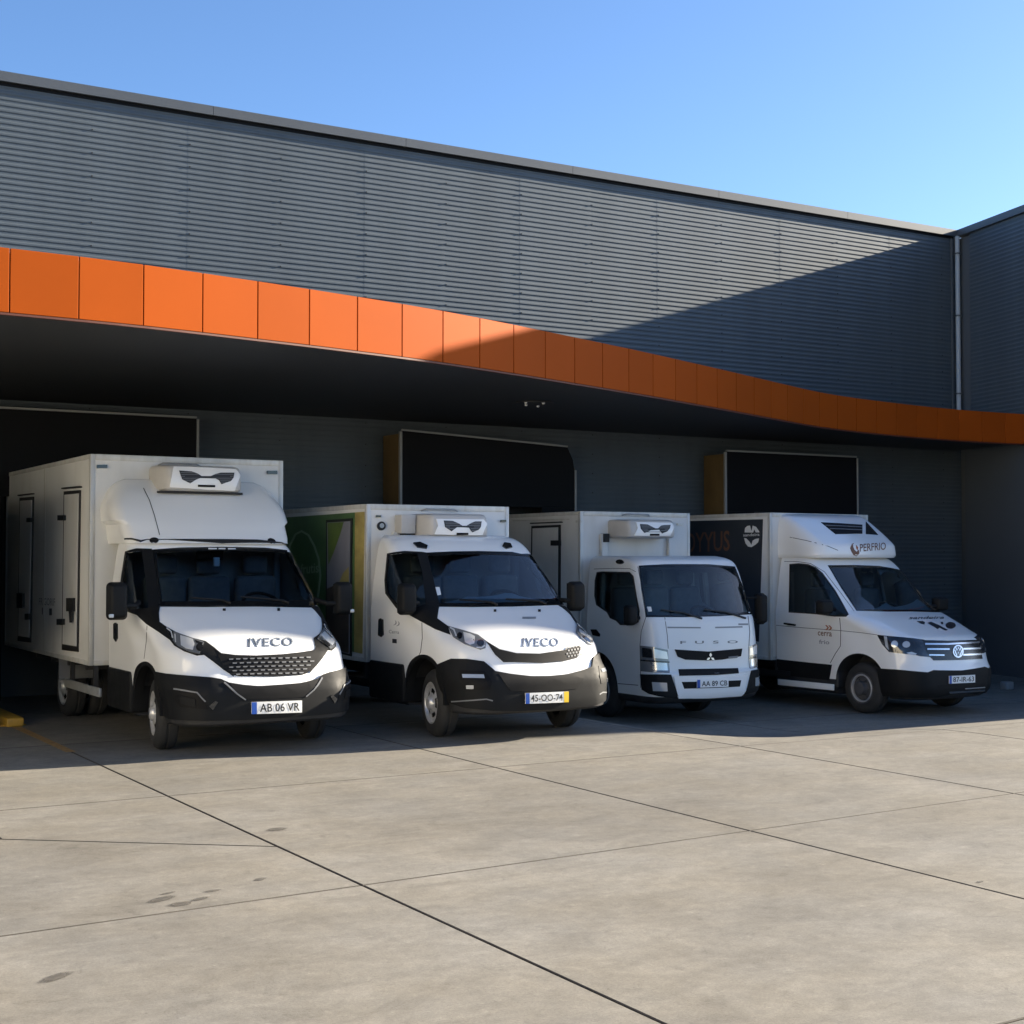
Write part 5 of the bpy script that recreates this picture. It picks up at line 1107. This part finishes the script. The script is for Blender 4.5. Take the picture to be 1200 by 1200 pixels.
# a small cluster of spot lamps under the canopy
lampc = empty('spot_cluster', Vector((9.95, 16.0, ZF0)) - CO, parent=canopy)
bm = bmesh.new(); bmesh.ops.create_cone(bm, cap_ends=True, segments=24, radius1=.26, radius2=.26, depth=.012)
plate_o = obj('lamp_plate', bm, M['soffit'], canopy, loc=Vector((9.95, 16.0, ZF0 + .006)) - CO)
bpy.data.objects.remove(lampc)
for x, y in [(9.534, 15.30), (9.80, 15.50), (9.90, 16.05), (10.10, 16.28), (10.36, 16.56)]:
    pass
for i, (dx, dy) in enumerate([(-.20, -.12), (.02, -.20), (-.05, .12), (.16, .16)]):
    bm = bmesh.new(); bmesh.ops.create_cone(bm, cap_ends=True, segments=14, radius1=.016, radius2=.022, depth=.02)
    obj('spot_lamp', bm, M['sticker'], plate_o, loc=(dx, dy, -.02))

# loading docks
def dock(x0, x1, zt, label, sag=False):
    t = tag(empty('dock_shelter', (x0, 18.7, gh((x0 + x1) / 2, 19))), label, 'dock shelter', 'dock shelters along the warehouse wall')
    O = Vector((x0, 18.7, gh((x0 + x1) / 2, 19))); zb = O.z
    def pb(name, lo, hi, m, bev=0.0):
        return strip_box(name, lo, hi, m, t, O, bev)
    pb('side_panel', (x0, 18.735, zb), (x0 + .05, WALL_Y - .03, zt - .04), M['tan'], .004)
    pb('side_panel', (x1 - .05, 18.735, zb), (x1, WALL_Y - .03, zt - (.45 if sag else .04)), M['tan'], .004)
    pb('roof_panel', (x0 + .055, 18.735, zt - (.26 if sag else .09)), (x1 - .4 if sag else x1 - .055, WALL_Y - .03, zt - (.21 if sag else .045)), M['curtain'])
    # head curtain with its outline, side curtains below
    if sag:
        out = [(x0 + .03, 2.55), (x1 - .03, 2.55), (x1 - .03, 3.12), (x1 - .06, 3.30), (x1 - .16, 3.49), (x1 - .9, 3.525), (x0 + .03, zt)]
    else:
        out = [(x0 + .03, 2.55), (x1 - .03, 2.55), (x1 - .03, zt), (x0 + .03, zt)]
    bm = bmesh.new(); prism(bm, [(x, 18.70, z) for x, z in out], (0, .03, 0)); part('head_curtain', bm, M['curtain'], t, O)
    pb('side_curtain', (x0 + .03, 18.703, zb), (x0 + .62, 18.73, 2.548), M['curtain'])
    pb('side_curtain', (x1 - .62, 18.703, zb), (x1 - .03, 18.73, 2.548), M['curtain'])
    pb('edge_trim', (x0 - .012, 18.69, zb), (x0 + .028, 18.733, zt - .01), M['trim_grey'], .003)
    pb('edge_trim', (x1 - .028, 18.69, zb), (x1 + .006, 18.733, (3.14 if sag else zt - .01)), M['trim_grey'], .003)
    if sag:
        for (a, b) in zip(out[3:][::-1], out[3:][::-1][1:]):
            if a[0] < x1 - .2:
                bm = bmesh.new(); prism(bm, [(a[0], 18.688, a[1] + .002), (b[0], 18.688, b[1] + .002), (b[0], 18.688, b[1] + .026), (a[0], 18.688, a[1] + .026)], (0, .04, 0)); part('edge_trim', bm, M['trim_grey'], t, O)
    else:
        pb('edge_trim', (x0 + .03, 18.688, zt + .002), (x1 - .03, 18.73, zt + .028), M['trim_grey'], .003)
    pb('dock_door', (x0 + .3, WALL_Y - .06, zb), (x1 - .3, WALL_Y - .028, 3.2), M['door_grey'])
    return t
dock(3.20, 6.335, 3.645, 'black dock shelter above the first van with a roof fairing, at far left')
dock(9.35, 12.40, 3.62, 'black dock shelter with a sagging rounded top corner, tan side panel', True)
dock(15.375, 18.38, 3.545, 'square black dock shelter above the van with dark side film, tan side panel')

# yellow wheel guide and its worn ground line by the left dock
t = tag(empty('wheel_guide', (3.38, 15.8, 0)), 'low yellow steel wheel guide on the ground beside the leftmost van', 'wheel guide')
bm = bmesh.new(); box(bm, (3.29, 15.8, .0), (3.47, 18.4, .095), .02, 3); part('guide_rail', bm, M['yellow'], t, Vector((3.38, 15.8, 0)), 40)
bm = bmesh.new(); box(bm, (3.25, 15.9, .0), (3.51, 16.05, .012)); box(bm, (3.25, 17.9, .0), (3.51, 18.05, .012)); part('foot_plate', bm, M['yellow'], t, Vector((3.38, 15.8, 0)))
bm = bmesh.new()
vv = [bm.verts.new(v) for v in [(3.34, 13.5, 0), (3.43, 13.5, 0), (3.43, 15.78, 0), (3.33, 15.78, 0)]]
bm.faces.new(vv)
o = obj('painted_line', bm, M['line'], ground, loc=(0, 0, .004))
t = tag(boxobj('concrete_block', (-.09, -.07, 0), (.09, .07, .13), M['steel'], bev=.02), 'small pale block on the shaded ground by the right wall', 'block')
t.location = (19.05, 16.05, gh(19.05, 16.05))

# ------------------------------------------------------------------ vans
def wheel(parent, x_out, y, z, sgn, style, R=.335, wid=.21, steer=0.0):
    """sgn -1: outer face looks to -x"""
    bm = bmesh.new()
    w = wid
    prof = [(.02, .20), (.0, .215), (-.004, .24), (.004, R - .055), (.018, R - .022), (.04, R - .006), (.055, R), (w / 2 - .02, R), (w / 2 - .014, R - .008), (w / 2 + .002, R - .008), (w / 2 + .008, R), (w - .055, R), (w - .03, R - .008), (w - .01, R - .04), (w, .24), (w - .02, .2)]
    lathe(bm, prof, 48)
    tyre = obj('wheel', bm, M['rubber'], parent, 35)
    bm = bmesh.new()
    if style == 'slots':
        lathe(bm, [(.012, .212), (.002, .205), (.006, .19), (.03, .178), (.035, .165)], 40)
        # disc with four long windows between spokes
        n = 40
        for k in range(n):
            a0 = k * 2 * math.pi / n; a1 = (k + 1) * 2 * math.pi / n
            hole = (k % 8) in (1, 2, 3, 4, 5)
            P = lambda x, r, a: bm.verts.new((x, r * math.cos(a), r * math.sin(a)))
            bands = [(.035, .165, .022, .145), (.022, .145, .016, .105), (.016, .105, .0, .075)]
            for bi, (xa, ra, xb, rb) in enumerate(bands):
                if hole and bi == 1: continue
                bm.faces.new((P(xa, ra, a0), P(xa, ra, a1), P(xb, rb, a1), P(xb, rb, a0)))
        lathe(bm, [(.0, .075), (-.012, .070), (-.03, .05), (-.034, .0001)], 24)
        bmesh.ops.remove_doubles(bm, verts=bm.verts[:], dist=.0005)
        rim = obj('rim', bm, M['rim'], tyre, 30)
    else:
        lathe(bm, [(.012, .212), (.0, .206), (.004, .19), (.05, .178), (.055, .16), (.03, .148), (.03, .095), (.015, .088), (-.045, .083), (-.05, .06), (-.05, .0001)], 40)
        for k in range(6):
            a = k * math.pi / 3
            g = bmesh.ops.create_cone(bm, cap_ends=True, segments=8, radius1=.012, radius2=.012, depth=.03)
            for v in g['verts']:
                v.co = Vector((v.co.z + .02, v.co.x + .118 * math.cos(a), v.co.y + .118 * math.sin(a)))
        rim = obj('rim', bm, M['rim_dark'], tyre, 30)
        bm = bmesh.new(); lathe(bm, [(.03, .162), (.0, .168), (-.004, .176), (.0, .186), (.03, .190)], 48); obj('rim_ring', bm, M['rim'], tyre, 30)
    bm = bmesh.new(); lathe(bm, [(.09, .205), (.09, .0001)], 24); obj('brake_drum', bm, M['deep'], tyre)
    tyre.location = (x_out, y, z)
    if sgn > 0:
        tyre.rotation_euler = (0, 0, math.pi - steer)
    else:
        tyre.rotation_euler = (0, 0, -steer)
    return tyre

def seat(parent, x, y, z, h=.80):
    bm = bmesh.new()
    box(bm, (x - .22, y, z), (x + .22, y + .13, z + h * .72), .05, 3)
    box(bm, (x - .24, y - .42, z - .12), (x + .24, y + .08, z + .06), .05, 3)
    s = obj('seat', bm, M['seat'], parent, 40)
    bm = bmesh.new(); box(bm, (x - .13, y + .02, z + h * .75), (x + .13, y + .11, z + h), .04, 3)
    obj('headrest', bm, M['seat'], s, 40)
    return s

def mirror_unit(parent, side, x0, x1, y, z0, z1, root, lamp=False, arms=1):
    """exterior mirror: shell, glass, arm; side -1 left in the picture"""
    bm = bmesh.new()
    box(bm, (x0, y, z0), (x1, y + .13, z1), .045, 4)
    for v in bm.verts:                         # the shell narrows towards its front
        if v.co.y < y + .05:
            v.co.x += ((x0 + x1) / 2 - v.co.x) * .16; v.co.z += ((z0 + z1) / 2 - v.co.z) * .10
    sh = obj('door_mirror', bm, M['plastic'], parent, 45)
    boxobj('mirror_glass', (x0 + .02, y + .131, z0 + .02), (x1 - .02, y + .137, z1 - .02), M['chrome'], sh)
    bm = bmesh.new()
    xi = x1 if side < 0 else x0
    zz = [z0 + (z1 - z0) * .36] if arms == 1 else [z0 + (z1 - z0) * .15, z0 + (z1 - z0) * .85]
    for q in zz:
        tube(bm, [(xi - side * -.03, y + .07, q), ((xi + root[0]) / 2, y + .08, q), (root[0], root[1], root[2] if arms == 1 else q)], .026 if arms == 1 else .014, 10)
    obj('mirror_arm', bm, M['plastic'], sh, 40)
    if lamp:
        boxobj('mirror_lamp', (x0 + .005 if side < 0 else x1 - .05, y - .004, z0 + .025), (x0 + .05 if side < 0 else x1 - .005, y + .03, z0 + .06), M['lamp'], sh, .008)
    return sh

def cutter_prism(s, poly, t0, t1, mirror=False):
    bm = poly_grid(poly, [], None)
    top = {}
    for v in bm.verts:
        top[v] = s.at(v.co.x, v.co.y)[0]
    bm2 = bmesh.new()
    a = {}; b = {}
    for v, p_ in top.items():
        q0 = p_ - s.d * t0; q1 = p_ + s.d * t1
        if mirror: q0 = Vector((-q0.x, q0.y, q0.z)); q1 = Vector((-q1.x, q1.y, q1.z))
        a[v] = bm2.verts.new(q0); b[v] = bm2.verts.new(q1)
    for f in bm.faces:
        bm2.faces.new([a[v] for v in f.verts]); bm2.faces.new([b[v] for v in f.verts][::-1])
    for e in bm.edges:
        if e.is_boundary:
            v0, v1 = e.verts
            bm2.faces.new((a[v0], b[v0], b[v1], a[v1]))
    bm.free()
    bmesh.ops.recalc_face_normals(bm2, faces=bm2.faces[:])
    return bm2

CAVITY = {'A': [(0.86, 1.12, .84, .05, .10, .10), (1.30, 1.14, .85, .06, .10, .10), (1.36, 1.16, .85, .10, .10, .14), (1.65, 1.44, .835, .12, .10, .15), (1.90, 1.72, .795, .11, .10, .15)],
          'C': [(0.80, .24, .79, .03, .10, .10), (1.28, .26, .80, .05, .10, .10), (1.65, .36, .80, .08, .10, .14), (1.95, .50, .77, .07, .10, .14)],
          'D': [(0.86, 1.16, .87, .05, .10, .10), (1.31, 1.18, .88, .06, .10, .10), (1.38, 1.21, .875, .10, .10, .14), (1.65, 1.46, .855, .12, .10, .15), (1.97, 1.79, .80, .11, .10, .15)]}
CAVITY['B'] = CAVITY['A']
ARCH = {'A': (.93, .39, .43), 'B': (.88, .39, .43), 'C': (1.28, .40, .45), 'D': (.90, .37, .425)}

def van(k, label, cat='van'):
    x, y, z, yaw = POSE[k]
    root = tag(empty('delivery_truck' if k == 'C' else 'delivery_van', (x, y, z), (0, 0, math.radians(yaw))), label, cat, 'white refrigerated vans parked side by side at the docks')
    paint = M['white_dull'] if k == 'C' else M['white']
    d = view_dir(k)
    surf = {}
    base = base_bm(k, 'cab')
    surf['cab'] = Surf(base, d)
    me = bpy.data.meshes.new('cab'); base.to_mesh(me); base.free()
    cab = link('cab', me, paint, root)
    cab.data.materials.append(M['cabin'])
    cab.data.materials.append(M['chassis'])
    low = {'A': .42, 'B': .42, 'C': .36, 'D': .36}[k]
    for p_ in cab.data.polygons:
        if p_.center.z < low: p_.material_index = 2
    # wheel arches, cabin space, window openings
    ay, az, ar = ARCH[k]
    for sgn in (-1, 1):
        bm = bmesh.new(); lathe(bm, [(sgn * .60, ar), (sgn * 1.3, ar)], 48, cap=True)
        for v in bm.verts: v.co.y += ay; v.co.z += az
        boolean(cab, bm, 2)
    boolean(cab, loft(CAVITY[k], CABS[k][1] - .07, dz=.08, ns=4), 1)
    for f in FEAT[k]:
        if f[1] == 'windscreen':
            boolean(cab, cutter_prism(surf['cab'], f[6], .2, .16), 1)
        if f[1] == 'side_window':
            for mir in (False, True):
                boolean(cab, cutter_prism(surf['cab'], f[6], .2, .22, mir), 1)
    for p_ in cab.data.polygons: p_.use_smooth = True
    cab.data.set_sharp_from_angle(angle=math.radians(28))
    # load box
    cx, w, y0, y1, z0, z1 = BOXES[k]
    bb = box_bm(k); surf['box'] = Surf(bb, d)
    me = bpy.data.meshes.new('load_box'); bb.to_mesh(me); bb.free()
    lb = link('load_box', me, M['box_white'], root, 40)
    e = .045; o_ = .006
    def prof(lo, hi): boxobj('edge_profile', lo, hi, M['box_trim'], lb, .006, 2)
    for sx in (-1, 1):
        xa = cx + sx * w
        lo, hi = (xa - o_, xa + e) if sx < 0 else (xa - e, xa + o_)
        prof((lo, y0 - o_, z0 - .004), (hi, y0 + e, z1 + .004))
        prof((lo, y1 - e, z0 - .004), (hi, y1 + o_, z1 + .004))
        prof((lo, y0 + e + .001, z1 - e), (hi, y1 - e - .001, z1 + .005))
        prof((lo, y0 + e + .001, z0 - .005), (hi, y1 - e - .001, z0 + e))
    prof((cx - w + e + .001, y0 - o_, z1 - e * 1.3), (cx + w - e - .001, y0 + e, z1 + .005))
    prof((cx - w + e + .001, y0 - o_, z0 - .005), (cx + w - e - .001, y0 + e, z0 + e))
    boxobj('rear_frame', (cx - w, y1 + .007, z0), (cx + w, y1 + .04, z1), M['steel'], lb, .01)
    # running gear
    bm = bmesh.new()
    for sx in (-1, 1):
        box(bm, (sx * .40 - .035, 1.6, .46), (sx * .40 + .035, y1 - .1, .62))
    for yy in [y0 + .3 + i * .75 for i in range(int((y1 - y0 - .4) / .75))]:
        box(bm, (-w + .06, yy, .621), (w - .06, yy + .07, z0 - .006))
    box(bm, (-.62, 1.2, .30), (.62, 2.0, .60)); box(bm, (-.50, .35, .34), (.50, 1.25, .56))
    obj('chassis', bm, M['chassis'], root)
    ry = {'A': 4.2, 'B': 4.1, 'C': 3.55, 'D': 4.05}[k]
    half = {'A': .85, 'B': .845, 'C': .82, 'D': .90}[k]
    wr = .335 if k != 'C' else .345
    fy = {'A': .93, 'B': .88, 'C': 1.28, 'D': .90}[k]
    style = 'steel' if k in 'CD' else 'slots'
    zr = gh(x, y + ry) - z; zf = gh(x - .8, y + fy) - z
    for sx in (-1, 1):
        wheel(root, sx * half, fy, wr + gh(x + sx * .8, y + fy) - z, sx, style, wr, steer=math.radians({'A': 9, 'B': 9}.get(k, 2)))
        wheel(root, sx * (half + .03), ry, wr + zr, sx, style, wr)
        wheel(root, sx * (half - .22), ry, wr + zr, sx, style, wr)
    bm = bmesh.new(); tube(bm, [(-.7, ry, wr + zr), (.7, ry, wr + zr)], .07, 12); obj('rear_axle', bm, M['chassis'], root, 40)
    for sx in (-1, 1):
        xa = sx * (w - .03)
        bm = bmesh.new(); box(bm, (min(xa, xa - sx * .03), fy + 1.25, .385), (max(xa, xa - sx * .03), ry - .62, .475), .008)
        obj('side_guard', bm, M['steel'] if k == 'A' else M['plastic'], root, 40)
        for yy in (fy + 1.5, ry - .85):
            bm = bmesh.new()
            box(bm, (min(sx * (w - .09), sx * (w - .05)), yy, .40), (max(sx * (w - .09), sx * (w - .05)), yy + .06, z0 - .006))
            obj('guard_bracket', bm, M['chassis'], root)
        boxobj('mudguard', (min(sx * .62, sx * (w - .02)), ry - .43, .45), (max(sx * .62, sx * (w - .02)), ry - .41, z0 - .008), M['plastic_grey'] if k == 'A' else M['plastic'], root)
        # entry step under the door
        cwid = {'A': .953, 'B': .953, 'C': .86, 'D': .93}[k]
        if k != 'C':
            st = boxobj('entry_step', (min(sx * .6, sx * cwid), ay + ar * .92, .30), (max(sx * .6, sx * cwid), CABS[k][1] + .03, .70 if k != 'D' else .60), M['plastic'] if k != 'D' else M['chassis'], root, .03, 3)
            if k == 'D':
                boxobj('sill_strip', (min(sx * (cwid + .002), sx * (cwid + .03)), ay + ar + .02, .27), (max(sx * (cwid + .002), sx * (cwid + .03)), CABS[k][1] - .02, .355), M['white'], st, .008)
        # wheel-arch liner lip
        if k in 'CD': continue
        bm = bmesh.new()
        n = 26
        wl_ = {'A': .925, 'B': .925, 'C': .88, 'D': .95}[k]
        r0, r1 = ar - .035, ar + .004
        ring = []
        for i in range(n + 1):
            t = math.pi * (-.03 + 1.06 * i / n)
            if az + r1 * math.sin(t) < .3: continue
            c_, s_ = math.cos(t), math.sin(t)
            ring.append([bm.verts.new((sx * xx, ay + rr * c_, az + rr * s_)) for xx, rr in ((wl_ - .10, r0), (wl_ - .012, r0), (wl_ - .012, r1 - .008), (wl_ - .10, r1 - .008))])
        for A, B in zip(ring, ring[1:]):
            for q in range(4):
                bm.faces.new((A[q], A[(q + 1) % 4], B[(q + 1) % 4], B[q]))
        bm.faces.new(ring[0]); bm.faces.new(ring[-1])
        obj('wheel_arch_lip', bm, M['plastic'], cab, 40)
    # cabin fittings
    sy = {'A': 1.78, 'B': 1.74, 'C': 1.16, 'D': 2.0}[k]
    sz = {'A': 1.02, 'B': 1.02, 'C': 1.10, 'D': 1.05}[k]
    cabin = boxobj('dashboard', (-.80, {'C': .27}.get(k, 1.16), .90), (.80, {'C': .55}.get(k, 1.46), {'C': 1.25, 'D': 1.30}.get(k, 1.28)), M['cabin'], root, .05, 3)
    for sx_ in (-.46, .0, .50) if k != 'D' else (-.5, .5):
        seat(root, sx_, sy, sz)
    bm = bmesh.new()
    R_, r_ = .20, .017
    for i in range(28):
        a0, a1 = i * 2 * math.pi / 28, (i + 1) * 2 * math.pi / 28
        for j in range(8):
            b0, b1 = j * 2 * math.pi / 8, (j + 1) * 2 * math.pi / 8
            P = lambda a, b: bm.verts.new(((R_ + r_ * math.cos(b)) * math.cos(a), (R_ + r_ * math.cos(b)) * math.sin(a), r_ * math.sin(b)))
            bm.faces.new((P(a0, b0), P(a1, b0), P(a1, b1), P(a0, b1)))
    box(bm, (-.19, -.02, -.01), (.19, .02, .01)); box(bm, (-.05, -.05, -.02), (.05, .05, .015))
    bmesh.ops.remove_doubles(bm, verts=bm.verts[:], dist=.0003)
    sw = obj('steering_wheel', bm, M['plastic'], root, 40, ({'C': .42}.get(k, .47), {'C': .68}.get(k, 1.55), {'C': 1.30}.get(k, 1.30)))
    sw.rotation_euler = (math.radians(38), 0, 0)
    for sx in (-1, 1):
        bw = {'A': .845, 'B': .845, 'C': .80, 'D': .87}[k]
        yb_ = CABS[k][1] - .12
        boxobj('pillar_trim', (min(sx * (bw - .10), sx * (bw - .03)), yb_ - .06, 1.0), (max(sx * (bw - .10), sx * (bw - .03)), yb_, 1.86), M['cabin_light'], cab, .02)
    # panels, lamps, glass, lettering
    made_doors = {}
    for tname, nm in (('fairing', 'roof_fairing'), ('aero', 'roof_fridge_unit'), ('fridge', 'fridge_unit')):
        if (tname == 'fairing' and k == 'A') or (tname == 'aero' and k == 'D') or (tname == 'fridge' and k in 'ABC'):
            bm = base_bm(k, tname); surf[tname] = Surf(bm, d)
            me = bpy.data.meshes.new(nm); bm.to_mesh(me); bm.free()
            surf[tname + '_o'] = link(nm, me, M['fridge_grey'] if tname == 'fridge' else M['white'], root, 30)
    owner = {'cab': cab, 'box': lb, 'fairing': surf.get('fairing_o'), 'aero': surf.get('aero_o'), 'fridge': surf.get('fridge_o')}
    for f in FEAT[k]:
        if f[0] == 'T':
            _, tg, n, mt, off, txt, bl, br, tl = f
            text_on(n, surf[tg], txt, M[mt], owner[tg], bl, br, tl, off, spacing=1.14 if txt == 'IVECO' else 1.0, raised=.009 if txt == 'IVECO' else 0.0)
        elif f[0] == 'M':
            _, tg, n, mt, off, th, polys = f
            bm = bmesh.new()
            for q in polys:
                b2 = patch_bm(surf[tg], q, (), off, th, None)
                tmp = bpy.data.meshes.new('tmp'); b2.to_mesh(tmp); b2.free(); bm.from_mesh(tmp); bpy.data.meshes.remove(tmp)
            me = bpy.data.meshes.new(n); bm.to_mesh(me); bm.free()
            link(n, me, M[mt], owner[tg])
        else:
            tg, n, mt, off, th, mir, poly, holes = f
            for m_ in ((0, 1) if mir else (0,)):
                o = patch(n, surf[tg], M[mt], owner[tg], poly, holes, off, th, .05 if tg == 'cab' else (.03 if tg == 'fairing' else .09), bool(m_), n == 'bumper' and mir)
    return root, cab, lb

VA, cabA, boxA = van('A', 'white van with tall load box, roof fairing and hexagon-mesh grille, nearest at left')
VB, cabB, boxB = van('B', 'white van without roof fairing, green and yellow printed load box side')
VC, cabC, boxC = van('C', 'flat-fronted white cab-over truck between two bonneted vans', 'truck')
VD, cabD, boxD = van('D', 'white van with dark side film and brown roof lettering, rightmost')

# mirrors
mirror_unit(VA, -1, -1.25, -1.05, 1.0, 1.205, 1.56, (-.90, 1.22, 1.36), True)
mirror_unit(VA, 1, 1.05, 1.25, 1.0, 1.205, 1.54, (.90, 1.22, 1.36), True)
mirror_unit(VB, -1, -1.12, -.92, .98, 1.21, 1.53, (-.88, 1.20, 1.33))
mirror_unit(VB, 1, .92, 1.12, .98, 1.21, 1.53, (.88, 1.20, 1.33))
mirror_unit(VC, -1, -1.10, -.94, .28, 1.225, 1.48, (-.84, .42, 1.32))
mirror_unit(VC, 1, .98, 1.14, .25, 1.19, 1.60, (.83, .40, 1.4), False, 2)
mirror_unit(VD, -1, -1.30, -1.04, 1.22, 1.30, 1.50, (-.93, 1.34, 1.36))
mirror_unit(VD, 1, 1.04, 1.30, 1.22, 1.30, 1.50, (.93, 1.34, 1.36))

# pipe covers and brackets under the fridge units
def local_box(name, v, lo, hi, material, bev=.006):
    return boxobj(name, lo, hi, material, v, bev)
local_box('pipe_cover', VB, (-.56, 2.10, 2.05), (-.385, 2.262, 2.255), M['fridge_grey'])
local_box('pipe_duct', VB, (-.60, 2.20, 1.86), (-.54, 2.262, 2.065), M['box_white'])
local_box('pipe_duct', VB, (.545, 2.22, .95), (.585, 2.262, 2.20), M['box_white'])
local_box('pipe_duct', VC, (-.56, 1.63, 1.10), (-.47, 1.692, 2.38), M['box_white'])
local_box('pipe_duct', VC, (.56, 1.64, 1.10), (.62, 1.692, 2.40), M['box_white'])
local_box('hose_port', VC, (-.545, 1.60, 2.27), (-.46, 1.692, 2.383), M['seal'])
local_box('hose_port', VB, (-.50, 2.12, 2.0), (-.38, 2.262, 2.066), M['seal'])
local_box('fridge_tray', VA, (-.44, 2.10, 2.45), (.46, 2.442, 2.472), M['seal'])
for v, z, x, yb in ((VA, 2.755, -.05, 2.435), (VB, 2.305, .06, 2.255), (VC, 2.63, .10, 1.685)):
    bm = bmesh.new(); tube(bm, [(x - .30, yb, z), (x - .26, yb - .05, z + .022), (x + .10, yb - .05, z + .02), (x + .16, yb, z)], .008, 8); obj('grab_rail', bm, M['steel'], v, 40)
# sun visor lettering band and the black sensor box behind the first windscreen
local_box('sensor_box', VA, (-.16, 1.72, 1.76), (.12, 1.80, 1.90), M['deep'], .02)
local_box('toll_tag', VA, (-.02, 1.62, 1.70), (.04, 1.66, 1.79), M['sticker'], .006)
bm = bmesh.new(); tube(bm, [(-.36, 2.13, 2.03), (-.36, 2.13, 2.14)], .012, 8); obj('aerial', bm, M['seal'], VB)

# a white box trailer at the left edge of the yard
t = tag(empty('box_trailer', (2.0, 15.0, 0)), 'plain white box trailer, only its right edge showing at far left', 'trailer')
bx = boxobj('load_box', (-.95, -.05, 1.0), (1.005, 3.6, 2.55), M['box_white'], t, .02)
boxobj('edge_profile', (.965, -.056, .996), (1.011, -.01, 2.554), M['box_trim'], bx, .005)
bm = bmesh.new(); box(bm, (-.45, .2, .55), (-.38, 3.5, .995)); box(bm, (.38, .2, .55), (.45, 3.5, .995)); obj('chassis', bm, M['chassis'], t)
for yy in (.9, 2.6):
    for sx in (-1, 1): wheel(t, sx * .9, yy, .335, sx, 'steel')

# unseen pale building at left, added to bounce warm sunlight onto the vans
M['render'] = vary(mat('cream_render', (0.74, 0.69, 0.58), 0.8), (0.4, 0.4, 0.4), 0.93, 1.04, coord='World')
nb = tag(empty('bounce_building', (-11, 2, 0)), 'added pale cream building, unseen at left, bouncing sunlight into the yard', 'building')
boxobj('wall', (-9, -14, -.5), (0, 9.0, 8.6), M['render'], nb)
boxobj('roof_edge', (-9.1, -14.1, 8.602), (.10, 9.1, 8.8), M['flash'], nb)
for i in range(6):
    wv = boxobj('window', (.003, -12.2 + i * 3.5, 4.6), (.05, -10.4 + i * 3.5, 6.2), M['trim_grey'], nb)
    boxobj('pane', (.051, -12.12 + i * 3.5, 4.68), (.055, -10.48 + i * 3.5, 6.12), M['black'], wv)
